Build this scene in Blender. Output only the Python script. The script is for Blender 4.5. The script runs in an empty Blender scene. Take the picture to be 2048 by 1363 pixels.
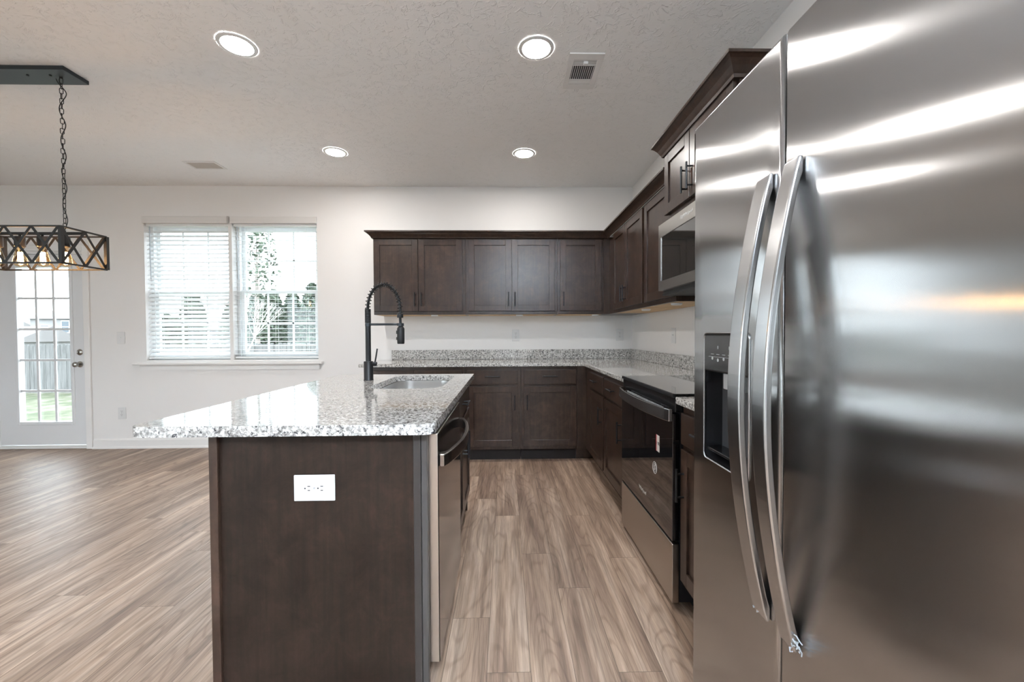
import bpy, bmesh, math, random
from mathutils import Vector, Matrix
random.seed(7)
S = bpy.context.scene
COL = S.collection
PI = math.pi

# ------------------------------------------------------------------ camera
F_PX, YAW, PITCH, ROLL = 821.53, 0.0226, 0.0207, -0.0046
cam_data = bpy.data.cameras.new('camera')
cam = bpy.data.objects.new('camera', cam_data)
COL.objects.link(cam)
cam_data.sensor_fit = 'HORIZONTAL'
cam_data.sensor_width = 36
cam_data.lens = F_PX * 36 / 2048
cam_data.shift_x = -5.71 / 2048
cam_data.shift_y = 3.35 / 2048
cam_data.clip_start = 0.02
cam_data.clip_end = 300
r0 = Vector((math.cos(YAW), -math.sin(YAW), 0))
f1 = Vector((math.sin(YAW), math.cos(YAW), 0))
fwd = f1 * math.cos(PITCH) - Vector((0, 0, 1)) * math.sin(PITCH)
up0 = Vector((0, 0, 1)) * math.cos(PITCH) + f1 * math.sin(PITCH)
d0 = -up0
right = r0 * math.cos(ROLL) - d0 * math.sin(ROLL)
down = r0 * math.sin(ROLL) + d0 * math.cos(ROLL)
M = Matrix((right, -down, -fwd)).transposed().to_4x4()
M.translation = Vector((0, 0, 1.1798))
cam.matrix_world = M
S.camera = cam

# ------------------------------------------------------------------ world, exposure
world = bpy.data.worlds.new('world')
S.world = world
world.use_nodes = True
wn = world.node_tree.nodes
wn['Background'].inputs[0].default_value = (0.82, 0.91, 1.0, 1)
wn['Background'].inputs[1].default_value = 3.7
S.view_settings.view_transform = 'Standard'
S.view_settings.look = 'None'
S.view_settings.gamma = 1
S.view_settings.use_curve_mapping = False
S.view_settings.exposure = 1.38
LAMP = 92.0          # strength of the recessed lamps
FILL_PANEL = 40.0         # strength of the unseen cool fill panel added behind the camera

D = 4.393           # back wall
W = 1.361           # right wall
H = 2.741           # ceiling
XL, YB = -7.2, -3.6  # left wall, wall behind the camera
ZC = 0.914          # counter top


# light portals in the window and door openings (they only guide the sky's light)
def portal(x0, x1, z0, z1):
    d = bpy.data.lights.new('daylight_portal', 'AREA')
    d.shape = 'RECTANGLE'
    d.size, d.size_y = x1 - x0, z1 - z0
    d.cycles.is_portal = True
    o = bpy.data.objects.new('daylight_portal', d)
    o.location = ((x0 + x1) / 2, D + 0.30, (z0 + z1) / 2)
    o.rotation_euler = (-PI / 2, 0, 0)
    COL.objects.link(o)


portal(-3.78, -1.97, 0.9, 2.4)
portal(-5.2, -4.45, 0.2, 2.0)
for loc, rot, sx, sy in (((XL - 0.3, -1.9, 1.26), (0, -PI / 2, 0), 2.3, 2.8), ((-5.25, YB - 0.3, 1.35), (PI / 2, 0, 0), 2.9, 2.1)):
    d = bpy.data.lights.new('daylight_portal', 'AREA')
    d.shape = 'RECTANGLE'
    d.size, d.size_y = sx, sy
    d.cycles.is_portal = True
    o = bpy.data.objects.new('daylight_portal', d)
    o.location = loc
    o.rotation_euler = rot
    COL.objects.link(o)


# ------------------------------------------------------------------ node helpers
def mat(name, base=(0.5, 0.5, 0.5), rough=0.5, metal=0.0, **kw):
    m = bpy.data.materials.new(name)
    m.use_nodes = True
    p = m.node_tree.nodes['Principled BSDF']
    p.inputs['Base Color'].default_value = (*base, 1)
    p.inputs['Roughness'].default_value = rough
    p.inputs['Metallic'].default_value = metal
    for k, v in kw.items():
        p.inputs[k.replace('_', ' ')].default_value = v
    return m


def nd(m, t, **kw):
    n = m.node_tree.nodes.new(t)
    for k, v in kw.items():
        if hasattr(n, k):
            setattr(n, k, v)
        else:
            n.inputs[k.replace('_', ' ')].default_value = v
    return n


def lk(m, a, b):
    m.node_tree.links.new(a, b)


def P(m):
    return m.node_tree.nodes['Principled BSDF']


def coords(m, scale=(1, 1, 1), rnd=True):
    tc = nd(m, 'ShaderNodeTexCoord')
    mp = nd(m, 'ShaderNodeMapping')
    mp.inputs['Scale'].default_value = scale
    lk(m, tc.outputs['Object'], mp.inputs['Vector'])
    if rnd:
        oi = nd(m, 'ShaderNodeObjectInfo')
        mu = nd(m, 'ShaderNodeMath', operation='MULTIPLY')
        mu.inputs[1].default_value = 37.0
        lk(m, oi.outputs['Random'], mu.inputs[0])
        cb = nd(m, 'ShaderNodeCombineXYZ')
        for i in range(3):
            lk(m, mu.outputs[0], cb.inputs[i])
        lk(m, cb.outputs[0], mp.inputs['Location'])
    return mp.outputs[0]


def ramp(m, src, stops):
    r = nd(m, 'ShaderNodeValToRGB')
    e = r.color_ramp.elements
    while len(e) < len(stops):
        e.new(0.5)
    for i, (p, c) in enumerate(stops):
        e[i].position = p
        e[i].color = (*c, 1) if len(c) == 3 else c
    lk(m, src, r.inputs[0])
    return r.outputs[0]


def noise(m, vec, scale, detail=3, rough=0.5, dist=0.0, typ=None):
    n = nd(m, 'ShaderNodeTexNoise')
    if typ:
        n.noise_type = typ
    n.inputs['Scale'].default_value = scale
    n.inputs['Detail'].default_value = detail
    n.inputs['Roughness'].default_value = rough
    n.inputs['Distortion'].default_value = dist
    lk(m, vec, n.inputs['Vector'])
    return n.outputs['Fac']


def mixc(m, fac, a, b, blend='MIX'):
    n = nd(m, 'ShaderNodeMix', data_type='RGBA', blend_type=blend)
    for s, v in ((n.inputs[0], fac), (n.inputs[6], a), (n.inputs[7], b)):
        if isinstance(v, (int, float)):
            s.default_value = v
        elif isinstance(v, tuple):
            s.default_value = (*v, 1)
        else:
            lk(m, v, s)
    return n.outputs[2]


def bump(m, h, strength=0.2, dist=0.002):
    b = nd(m, 'ShaderNodeBump')
    b.inputs['Strength'].default_value = strength
    b.inputs['Distance'].default_value = dist
    lk(m, h, b.inputs['Height'])
    lk(m, b.outputs[0], P(m).inputs['Normal'])
    return b


# ------------------------------------------------------------------ materials
def wood_cabinet(name, k=1.0, sc=(1, 1, 1), rough=0.29, spec=0.42):
    m = mat(name, rough=rough, Specular_IOR_Level=spec, Coat_Weight=0.0)
    v = coords(m, sc)
    v2 = coords(m, (sc[0] * 60, sc[1] * 60, sc[2] * 3.0))
    blot = noise(m, v, 9, 5, 0.72, 0.4)
    grain = noise(m, v2, 1.0, 5, 0.6)
    c = ramp(m, blot, [(0.34, (0.024 * k, 0.0125 * k, 0.0082 * k)), (0.55, (0.042 * k, 0.0245 * k, 0.0172 * k)),
                       (0.70, (0.064 * k, 0.0345 * k, 0.025 * k))])
    g = ramp(m, grain, [(0.35, (0.72, 0.72, 0.72)), (0.6, (1.08, 1.05, 1.02))])
    lk(m, mixc(m, 1.0, c, g, 'MULTIPLY'), P(m).inputs['Base Color'])
    bump(m, grain, 0.08, 0.001)
    return m


WOOD = wood_cabinet('espresso_wood')
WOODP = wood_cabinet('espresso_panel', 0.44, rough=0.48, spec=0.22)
TOEK = mat('toe_kick', (0.014, 0.010, 0.009), 0.6, Specular_IOR_Level=0.25)
BIRCH = mat('birch_ply', (0.55, 0.36, 0.17), 0.5)
_v = coords(BIRCH, (3, 40, 40))
lk(BIRCH, ramp(BIRCH, noise(BIRCH, _v, 1.0, 4), [(0.3, (0.50, 0.31, 0.13)), (0.7, (0.66, 0.44, 0.22))]), P(BIRCH).inputs['Base Color'])


def wall_mat(name, c, s=0.05):
    m = mat(name, c, 0.6)
    v = coords(m, rnd=False)
    bump(m, noise(m, v, 180, 3), s, 0.001)
    return m


WALL = wall_mat('wall_paint', (0.78, 0.765, 0.755))
TRIM = mat('trim_paint', (0.80, 0.79, 0.78), 0.38)
DOORP = mat('door_paint', (0.72, 0.73, 0.745), 0.4)
VINYL = mat('vinyl', (0.82, 0.84, 0.85), 0.35)

CEIL = mat('ceiling_texture', (0.90, 0.895, 0.89), 0.6)
_v = coords(CEIL, rnd=False)
_w = nd(CEIL, 'ShaderNodeTexNoise')
_w.inputs['Scale'].default_value = 5.0
_w.inputs['Detail'].default_value = 2
lk(CEIL, _v, _w.inputs['Vector'])
_vm = nd(CEIL, 'ShaderNodeMix', data_type='RGBA', blend_type='ADD')
_vm.inputs[0].default_value = 0.22
lk(CEIL, _v, _vm.inputs[6])
lk(CEIL, _w.outputs['Color'], _vm.inputs[7])
_vo = nd(CEIL, 'ShaderNodeTexVoronoi')
_vo.feature = 'DISTANCE_TO_EDGE'
_vo.inputs['Scale'].default_value = 17
lk(CEIL, _vm.outputs[2], _vo.inputs['Vector'])
_e = ramp(CEIL, _vo.outputs['Distance'], [(0.0, (1, 1, 1)), (0.035, (0.55, 0.55, 0.55)), (0.09, (0, 0, 0))])
_msk = ramp(CEIL, noise(CEIL, _v, 22, 3, 0.6, 0.8), [(0.52, (0, 0, 0)), (0.58, (1, 1, 1))])
_h1 = mixc(CEIL, 1.0, _e, _msk, 'MULTIPLY')
_rd = noise(CEIL, _vm.outputs[2], 13, 1.5, 0.5, 2.2)
_r1 = ramp(CEIL, _rd, [(0.44, (0, 0, 0)), (0.485, (0.8, 0.8, 0.8)), (0.50, (0, 0, 0)), (0.57, (0, 0, 0)), (0.60, (0.9, 0.9, 0.9)), (0.62, (0, 0, 0))])
_m2 = ramp(CEIL, noise(CEIL, _v, 19, 2, 0.5), [(0.50, (0, 0, 0)), (0.57, (1, 1, 1))])
_h3 = mixc(CEIL, 1.0, _r1, _m2, 'MULTIPLY')
_h4 = mixc(CEIL, 1.0, _h1, _h3, 'ADD')
_h2 = mixc(CEIL, 0.18, _h4, noise(CEIL, _v, 45, 4, 0.6), 'ADD')
bump(CEIL, _h2, 0.55, 0.006)

# floor planks
FLOOR = mat('plank_floor', rough=0.36)
_tc = nd(FLOOR, 'ShaderNodeTexCoord')
_at = nd(FLOOR, 'ShaderNodeAttribute', attribute_name='plank')
_off = nd(FLOOR, 'ShaderNodeVectorMath', operation='SCALE')
_off.inputs['Scale'].default_value = 41.0
lk(FLOOR, _at.outputs['Color'], _off.inputs[0])
_ad = nd(FLOOR, 'ShaderNodeVectorMath', operation='ADD')
lk(FLOOR, _tc.outputs['Object'], _ad.inputs[0])
lk(FLOOR, _off.outputs[0], _ad.inputs[1])


def fmap(sx, sy):
    mp = nd(FLOOR, 'ShaderNodeMapping')
    mp.inputs['Scale'].default_value = (sx, sy, 1)
    lk(FLOOR, _ad.outputs[0], mp.inputs['Vector'])
    return mp.outputs[0]


_big = noise(FLOOR, fmap(13, 0.9), 1.0, 3, 0.55, 0.4)
_cn = noise(FLOOR, fmap(5.0, 0.9), 1.0, 1.5, 0.5)
_cs = nd(FLOOR, 'ShaderNodeSeparateXYZ')
lk(FLOOR, fmap(16, 1), _cs.inputs[0])
_cm = nd(FLOOR, 'ShaderNodeMath', operation='MULTIPLY_ADD')
_cm.inputs[1].default_value = 19.0
lk(FLOOR, _cn, _cm.inputs[0])
lk(FLOOR, _cs.outputs[0], _cm.inputs[2])
_cw = nd(FLOOR, 'ShaderNodeMath', operation='MULTIPLY')
_cw.inputs[1].default_value = 6.2832
lk(FLOOR, _cm.outputs[0], _cw.inputs[0])
_cath = nd(FLOOR, 'ShaderNodeMath', operation='SINE')
lk(FLOOR, _cw.outputs[0], _cath.inputs[0])
_fine = noise(FLOOR, fmap(230, 7), 1.0, 4, 0.65)
_mid = noise(FLOOR, fmap(45, 1.8), 1.0, 4, 0.6, 0.4)
_c1 = ramp(FLOOR, _big, [(0.3, (0.225, 0.150, 0.112)), (0.5, (0.37, 0.262, 0.192)), (0.7, (0.53, 0.405, 0.32))])
_c2 = mixc(FLOOR, 0.55, _c1, ramp(FLOOR, _mid, [(0.35, (0.42, 0.39, 0.37)), (0.62, (1.15, 1.13, 1.11))]), 'MULTIPLY')
_c3 = mixc(FLOOR, 0.42, _c2, ramp(FLOOR, _cath.outputs[0], [(0.0, (1.0, 1.0, 1.0)), (0.6, (0.92, 0.90, 0.89)), (1.0, (0.50, 0.44, 0.40))]), 'MULTIPLY')
_c4 = mixc(FLOOR, 0.5, _c3, ramp(FLOOR, _fine, [(0.35, (0.58, 0.55, 0.53)), (0.6, (1.14, 1.14, 1.14))]), 'MULTIPLY')
_sep = nd(FLOOR, 'ShaderNodeSeparateColor')
lk(FLOOR, _at.outputs['Color'], _sep.inputs[0])
_tint = ramp(FLOOR, _sep.outputs[0], [(0.0, (0.88, 0.87, 0.87)), (0.5, (0.98, 0.98, 0.98)), (1.0, (1.07, 1.07, 1.07))])
lk(FLOOR, mixc(FLOOR, 1.0, _c4, _tint, 'MULTIPLY'), P(FLOOR).inputs['Base Color'])
lk(FLOOR, ramp(FLOOR, _fine, [(0.3, (0.50, 0.50, 0.50)), (0.7, (0.38, 0.38, 0.38))]), P(FLOOR).inputs['Roughness'])
bump(FLOOR, _fine, 0.25, 0.001)
FGAP = mat('floor_gap', (0.07, 0.05, 0.04), 0.7)


def granite(name):
    m = mat(name, rough=0.07, Coat_Weight=0.3, Coat_Roughness=0.03)
    v = coords(m, rnd=False)
    a = noise(m, v, 90, 4, 0.6, 0.5)
    b = noise(m, v, 70, 5, 0.7, 0.8)
    c = noise(m, v, 160, 3, 0.6)
    c1 = ramp(m, a, [(0.32, (0.16, 0.15, 0.145)), (0.45, (0.38, 0.365, 0.345)), (0.55, (0.68, 0.665, 0.64)), (0.7, (0.78, 0.77, 0.75))])
    dark = ramp(m, b, [(0.40, (0, 0, 0)), (0.45, (1, 1, 1))])
    dk = mixc(m, dark, (0.035, 0.035, 0.04), c1)
    fine = ramp(m, c, [(0.34, (0.45, 0.44, 0.43)), (0.48, (1.0, 1.0, 1.0))])
    lk(m, mixc(m, 0.8, dk, fine, 'MULTIPLY'), P(m).inputs['Base Color'])
    return m


GRAN = granite('granite')


def steel(name, c=0.56, rough=0.26, aniso=0.85, tan=(0, 1, 0), wob=0.0):
    m = mat(name, (c, c * 0.99, c * 0.985), rough, 1.0)
    P(m).inputs['Anisotropic'].default_value = aniso
    t = nd(m, 'ShaderNodeCombineXYZ')
    for i in range(3):
        t.inputs[i].default_value = tan[i]
    lk(m, t.outputs[0], P(m).inputs['Tangent'])
    if wob:
        v = coords(m, (1, 1, 1))
        bump(m, noise(m, v, 2.2, 1), wob, 0.01)
    return m


STEELF = steel('brushed_fridge_steel', 0.43, 0.18, 1.0, (0, 1, 0), 0.12)
STEEL = steel('brushed_steel', 0.50, 0.26, 0.6, (0, 1, 0))
STEELH = mat('satin_handle_steel', (0.47, 0.47, 0.475), 0.24, 1.0)
CHROME = mat('polished_steel', (0.62, 0.61, 0.60), 0.12, 1.0)
NICKEL = mat('satin_nickel', (0.42, 0.40, 0.37), 0.25, 1.0)
BSTEEL = steel('dark_stainless', 0.24, 0.12, 0.3, (0, 1, 0))
BLACK = mat('matte_black', (0.010, 0.010, 0.011), 0.45, Specular_IOR_Level=0.3)
BMETAL = mat('black_metal', (0.012, 0.012, 0.014), 0.34, 0.3)
IRON = mat('black_iron', (0.012, 0.010, 0.009), 0.5, Specular_IOR_Level=0.3)
BGLASS = mat('black_glass', (0.004, 0.004, 0.005), 0.035, Coat_Weight=0.6, Coat_Roughness=0.02)
BPLAST = mat('black_plastic', (0.01, 0.01, 0.011), 0.16)
GPLAST = mat('grey_plastic', (0.40, 0.41, 0.42), 0.4)
DGREY = mat('dark_grey_side', (0.05, 0.05, 0.052), 0.45)
WPLAST = mat('white_plastic', (0.69, 0.69, 0.69), 0.3)
SLOT = mat('slot_dark', (0.02, 0.02, 0.02), 0.6)
GASKET = mat('gasket', (0.06, 0.06, 0.065), 0.6)
SINKS = mat('sink_steel', (0.62, 0.61, 0.60), 0.3, 1.0)
LABELW = mat('label_white', (0.72, 0.66, 0.62), 0.5)
LABELR = mat('label_red', (0.45, 0.02, 0.03), 0.5)
LABELG = mat('label_grey', (0.45, 0.45, 0.45), 0.5)
SLATM = mat('blind_slat', (0.86, 0.88, 0.89), 0.42)
P(SLATM).inputs['Subsurface Weight'].default_value = 0.0
VENTM = mat('vent_white', (0.80, 0.79, 0.78), 0.45)
FILM = mat('plastic_film', (0.75, 0.8, 0.85), 0.15, Transmission_Weight=0.6)


def emis(name, c, s):
    m = bpy.data.materials.new(name)
    m.use_nodes = True
    nt = m.node_tree
    nt.nodes.clear()
    e = nt.nodes.new('ShaderNodeEmission')
    o = nt.nodes.new('ShaderNodeOutputMaterial')
    e.inputs[0].default_value = (*c, 1)
    e.inputs[1].default_value = s
    nt.links.new(e.outputs[0], o.inputs[0])
    return m


LENS = emis('lamp_lens', (1.0, 0.965, 0.92), LAMP)
FILL_DOWN = emis('cool_fill_down', (0.74, 0.88, 1.0), FILL_PANEL)
FILL_UP = emis('cool_fill_up', (0.74, 0.87, 1.0), FILL_PANEL * 4.6)
FILA = emis('filament', (1.0, 0.64, 0.34), 70)
ICON = emis('panel_icons', (0.7, 0.8, 1.0), 0.5)


def pane_mat(name, tint=(1, 1, 1), refl=1.0):
    """thin window glass: passes light straight through and mirrors by Fresnel"""
    m = bpy.data.materials.new(name)
    m.use_nodes = True
    nt = m.node_tree
    nt.nodes.clear()
    t = nt.nodes.new('ShaderNodeBsdfTransparent')
    t.inputs[0].default_value = (*tint, 1)
    g = nt.nodes.new('ShaderNodeBsdfGlossy')
    g.inputs['Roughness'].default_value = 0.02
    lw = nt.nodes.new('ShaderNodeLayerWeight')
    lw.inputs[0].default_value = 0.5
    pw = nt.nodes.new('ShaderNodeMath')
    pw.operation = 'POWER'
    pw.inputs[1].default_value = 5
    nt.links.new(lw.outputs['Facing'], pw.inputs[0])
    f = nt.nodes.new('ShaderNodeMath')
    f.operation = 'MULTIPLY_ADD'
    f.inputs[1].default_value = 0.9
    f.inputs[2].default_value = 0.035
    nt.links.new(pw.outputs[0], f.inputs[0])
    mx = nt.nodes.new('ShaderNodeMixShader')
    o = nt.nodes.new('ShaderNodeOutputMaterial')
    nt.links.new(f.outputs[0], mx.inputs[0])
    nt.links.new(t.outputs[0], mx.inputs[1])
    nt.links.new(g.outputs[0], mx.inputs[2])
    nt.links.new(mx.outputs[0], o.inputs[0])
    return m


PANE = pane_mat('window_glass', (0.97, 0.99, 0.98))
BULBG = pane_mat('bulb_glass', (1.0, 0.86, 0.66))


# ------------------------------------------------------------------ mesh helpers
class MB:
    """collects shapes; build() links them as ONE mesh object"""

    def __init__(s):
        s.bm = bmesh.new()

    def box(s, x0, x1, y0, y1, z0, z1, bev=0.0, seg=2):
        vs = [s.bm.verts.new((x, y, z)) for x in (x0, x1) for y in (y0, y1) for z in (z0, z1)]
        q = [(0, 1, 3, 2), (4, 6, 7, 5), (0, 4, 5, 1), (2, 3, 7, 6), (0, 2, 6, 4), (1, 5, 7, 3)]
        fs = [s.bm.faces.new([vs[i] for i in f]) for f in q]
        if bev:
            es = {e for f in fs for e in f.edges}
            bmesh.ops.bevel(s.bm, geom=list(es), offset=bev, segments=seg, profile=0.5, affect='EDGES')
        return vs

    def prism(s, pts, a, b, axis='z', caps=True):
        """closed outline pts (u, v) extruded from a to b along the axis"""
        def mk(u, v, w):
            return {'z': (u, v, w), 'y': (u, w, v), 'x': (w, u, v)}[axis]
        lo = [s.bm.verts.new(mk(u, v, a)) for u, v in pts]
        hi = [s.bm.verts.new(mk(u, v, b)) for u, v in pts]
        n = len(pts)
        for i in range(n):
            s.bm.faces.new((lo[i], lo[(i + 1) % n], hi[(i + 1) % n], hi[i]))
        if caps:
            s.bm.faces.new(lo[::-1])
            s.bm.faces.new(hi)

    def tube(s, pts, r, n=10, closed=False, caps=True, rad=None):
        pts = [Vector(p) for p in pts]
        N = len(pts)
        rings = []
        prev = None
        for i, p in enumerate(pts):
            if closed:
                t = (pts[(i + 1) % N] - pts[i - 1]).normalized()
            else:
                t = (pts[min(i + 1, N - 1)] - pts[max(i - 1, 0)]).normalized()
            if prev is None:
                a = Vector((0, 0, 1)) if abs(t.z) < 0.9 else Vector((1, 0, 0))
                u = t.cross(a).normalized()
            else:
                u = (prev - t * prev.dot(t)).normalized()
            prev = u
            w = t.cross(u)
            rr = rad[i] if rad else r
            rings.append([s.bm.verts.new(p + (u * math.cos(2 * PI * k / n) + w * math.sin(2 * PI * k / n)) * rr) for k in range(n)])
        m = N if closed else N - 1
        for i in range(m):
            A, B = rings[i], rings[(i + 1) % N]
            for k in range(n):
                s.bm.faces.new((A[k], A[(k + 1) % n], B[(k + 1) % n], B[k]))
        if caps and not closed:
            s.bm.faces.new(rings[0][::-1])
            s.bm.faces.new(rings[-1])

    def lathe(s, prof, cx=0, cy=0, cz=0, n=32, axis='z', cap=True):
        """prof: (radius, height) pairs"""
        def mk(r, h, a):
            c, d = r * math.cos(a), r * math.sin(a)
            return {'z': (cx + c, cy + d, cz + h), 'y': (cx + c, cy + h, cz + d), 'x': (cx + h, cy + c, cz + d)}[axis]
        rings = [[s.bm.verts.new(mk(r, h, 2 * PI * k / n)) for k in range(n)] for r, h in prof]
        for A, B in zip(rings, rings[1:]):
            for k in range(n):
                s.bm.faces.new((A[k], A[(k + 1) % n], B[(k + 1) % n], B[k]))
        if cap:
            s.bm.faces.new(rings[0][::-1])
            s.bm.faces.new(rings[-1])

    def bar(s, a, b, w, t, up=(0, 0, 1)):
        """flat bar from a to b, w wide and t thick along 'up' cross direction"""
        a, b = Vector(a), Vector(b)
        d = (b - a).normalized()
        u = Vector(up)
        u = (u - d * u.dot(d)).normalized()
        v = d.cross(u)
        vs = [s.bm.verts.new(p + u * i * t / 2 + v * j * w / 2) for p in (a, b) for i in (-1, 1) for j in (-1, 1)]
        for f in [(0, 1, 3, 2), (4, 6, 7, 5), (0, 4, 5, 1), (2, 3, 7, 6), (0, 2, 6, 4), (1, 5, 7, 3)]:
            s.bm.faces.new([vs[i] for i in f])

    def build(s, name, m, parent=None, smooth=False, bevel=0.0, seg=2, angle=40):
        bmesh.ops.recalc_face_normals(s.bm, faces=s.bm.faces[:])
        me = bpy.data.meshes.new(name)
        s.bm.to_mesh(me)
        s.bm.free()
        if m:
            me.materials.append(m)
        o = bpy.data.objects.new(name, me)
        COL.objects.link(o)
        if parent:
            o.parent = parent
        if smooth:
            me.polygons.foreach_set('use_smooth', [True] * len(me.polygons))
            me.update()
            try:
                me.set_sharp_from_angle(angle=math.radians(angle))
            except Exception:
                pass
        if bevel:
            b = o.modifiers.new('bevel', 'BEVEL')
            b.width = bevel
            b.segments = seg
            b.limit_method = 'ANGLE'
            b.angle_limit = math.radians(50)
        return o


def tag(o, label=None, cat=None, group=None, kind=None):
    for k, v in (('label', label), ('category', cat), ('group', group), ('kind', kind)):
        if v:
            o[k] = v
    return o


def root(name, loc=(0, 0, 0), rz=0.0, label=None, cat=None, group=None, kind=None):
    o = bpy.data.objects.new(name, None)
    o.empty_display_size = 0.1
    COL.objects.link(o)
    o.location = loc
    o.rotation_euler = (0, 0, rz)
    return tag(o, label, cat, group, kind)


def copy_tree(o, parent=None):
    kids = [c for c in bpy.data.objects if c.parent is o]
    c = o.copy()
    COL.objects.link(c)
    c.parent = parent
    for k in kids:
        copy_tree(k, c)
    return c


def rrect(x0, x1, y0, y1, r, n=6, which=(1, 1, 1, 1)):
    """rounded rectangle outline; corners in order (x1,y1),(x0,y1),(x0,y0),(x1,y0)"""
    pts = []
    for (cx, cy, a0, f) in ((x1, y1, 0, which[0]), (x0, y1, 90, which[1]), (x0, y0, 180, which[2]), (x1, y0, 270, which[3])):
        rr = r * f
        if rr <= 0:
            pts.append((cx, cy))
            continue
        ox = cx - rr if cx == x1 else cx + rr
        oy = cy - rr if cy == y1 else cy + rr
        for i in range(n + 1):
            a = math.radians(a0 + 90 * i / n)
            pts.append((ox + rr * math.cos(a), oy + rr * math.sin(a)))
    return pts


def text_mesh(name, body, size, m, parent, mtx, depth=0.0004):
    cu = bpy.data.curves.new(name, 'FONT')
    cu.body = body
    cu.size = size
    cu.extrude = depth
    cu.align_x = 'CENTER'
    cu.align_y = 'CENTER'
    t = bpy.data.objects.new(name + '_curve', cu)
    COL.objects.link(t)
    bpy.context.view_layer.update()
    me = bpy.data.meshes.new_from_object(t.evaluated_get(bpy.context.evaluated_depsgraph_get()))
    bpy.data.objects.remove(t)
    me.transform(mtx)
    me.materials.clear()
    me.materials.append(m)
    o = bpy.data.objects.new(name, me)
    COL.objects.link(o)
    o.parent = parent
    return o


def ori(xdir, ydir, loc):
    x, y = Vector(xdir), Vector(ydir)
    m_ = Matrix((x, y, x.cross(y))).transposed().to_4x4()
    m_.translation = Vector(loc)
    return m_


# ------------------------------------------------------------------ setting: shell
WX0, WX1, WZ0, WZ1 = -3.765, -1.982, 0.905, 2.372     # window opening
DX0, DX1, DZ1 = -5.35, -4.39, 2.065                    # door opening
TH = 0.16
b = MB()
b.box(XL, DX0, D, D + TH, 0, H)
b.box(DX0, DX1, D, D + TH, DZ1, H)
b.box(DX1, WX0, D, D + TH, 0, H)
b.box(WX0, WX1, D, D + TH, 0, WZ0)
b.box(WX0, WX1, D, D + TH, WZ1, H)
b.box(-2.900, -2.865, D, D + TH, WZ0, WZ1)
b.box(WX1, W + TH, D, D + TH, 0, H)
tag(b.build('wall_back', WALL), kind='structure')
b = MB()
b.box(W, W + TH, YB, D, 0, H)
tag(b.build('wall_right', WALL), kind='structure')
LY0, LY1, LZ0, LZ1 = -3.3, -0.5, 0.12, 2.40      # wide unseen glazing added in the left wall to let in fill daylight
KX0, KX1, KZ0, KZ1 = -6.7, -3.8, 0.30, 2.40      # more unseen glazing, added behind the viewer to brighten the room
b = MB()
b.box(XL - TH, XL, YB, LY0, 0, H)
b.box(XL - TH, XL, LY1, D + TH, 0, H)
b.box(XL - TH, XL, LY0, LY1, 0, LZ0)
b.box(XL - TH, XL, LY0, LY1, LZ1, H)
tag(b.build('wall_left', WALL), kind='structure')
b = MB()
b.box(XL, KX0, YB - TH, YB, 0, H)
b.box(KX1, W + TH, YB - TH, YB, 0, H)
b.box(KX0, KX1, YB - TH, YB, 0, KZ0)
b.box(KX0, KX1, YB - TH, YB, KZ1, H)
tag(b.build('wall_front', WALL), kind='structure')
for nm, L_, z0, z1, loc, rz in (('fill_window_left', LY1 - LY0, LZ0, LZ1, (XL - 0.08, (LY0 + LY1) / 2, 0), PI / 2),
                                ('fill_window_front', KX1 - KX0, KZ0, KZ1, (((KX0 + KX1) / 2), YB - 0.08, 0), 0)):
    r = root(nm, loc, rz, kind='structure')
    b = MB()
    a = L_ / 2 - 0.001
    for q in (-a, -a / 3, a / 3, a):
        x0_ = min(max(q - 0.025, -a), a - 0.05)
        b.box(x0_, x0_ + 0.05, -0.03, 0.03, z0 + 0.001, z1 - 0.001)
    b.box(-a, a, -0.029, 0.029, z0 + 0.001, z0 + 0.06)
    b.box(-a, a, -0.029, 0.029, z1 - 0.06, z1 - 0.001)
    b.build('window_frame', VINYL, r)
    b = MB()
    b.box(-a + 0.02, a - 0.02, -0.002, 0.002, z0 + 0.04, z1 - 0.04)
    b.build('window_glass', PANE, r)
b = MB()
b.box(XL - TH, W + TH, YB - TH, D + TH, H, H + 0.15)
tag(b.build('ceiling', CEIL), kind='structure')

# floor: planks 0.1524 wide, 1.22 long
bm = bmesh.new()
lay = None
cols = []
PW, PL, GAP = 0.1533, 1.24, 0.0007
known = {-1: 2.93, 0: 2.65, 1: 2.182, 2: 3.12, 3: 2.64, -2: 3.4}
rnd = random.Random(3)
i0 = int((XL + 0.071) // PW)
i1 = int((W + 0.071) // PW) + 1
for i in range(i0, i1 + 1):
    xa = -0.071 + i * PW
    xb = xa + PW
    xa, xb = max(xa, XL), min(xb, W)
    if xb <= xa:
        continue
    start = known.get(i, rnd.uniform(0, PL))
    y = start - PL * math.ceil((start - YB) / PL)
    while y < D + TH:
        ya, yb = max(y, YB), min(y + PL, D + TH)
        if yb > ya:
            vs = [bm.verts.new(p) for p in ((xa + GAP, ya + GAP, 0), (xb - GAP, ya + GAP, 0), (xb - GAP, yb - GAP, 0), (xa + GAP, yb - GAP, 0))]
            bm.faces.new(vs)
            cols.append((rnd.random(), rnd.random(), rnd.random(), 1))
        y += PL
nplank = len(cols)
vs = [bm.verts.new((x, y, z)) for x in (XL, W) for y in (YB, D + TH) for z in (-0.12, -0.0012)]
for f in [(0, 1, 3, 2), (4, 6, 7, 5), (0, 4, 5, 1), (2, 3, 7, 6), (0, 2, 6, 4), (1, 5, 7, 3)]:
    fc = bm.faces.new([vs[i] for i in f])
    fc.material_index = 1
me = bpy.data.meshes.new('floor')
bm.to_mesh(me)
bm.free()
me.materials.append(FLOOR)
me.materials.append(FGAP)
at = me.attributes.new('plank', 'FLOAT_COLOR', 'FACE')
for k in range(len(me.polygons)):
    at.data[k].color = cols[k] if k < nplank else (0, 0, 0, 1)
fl = bpy.data.objects.new('floor', me)
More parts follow.
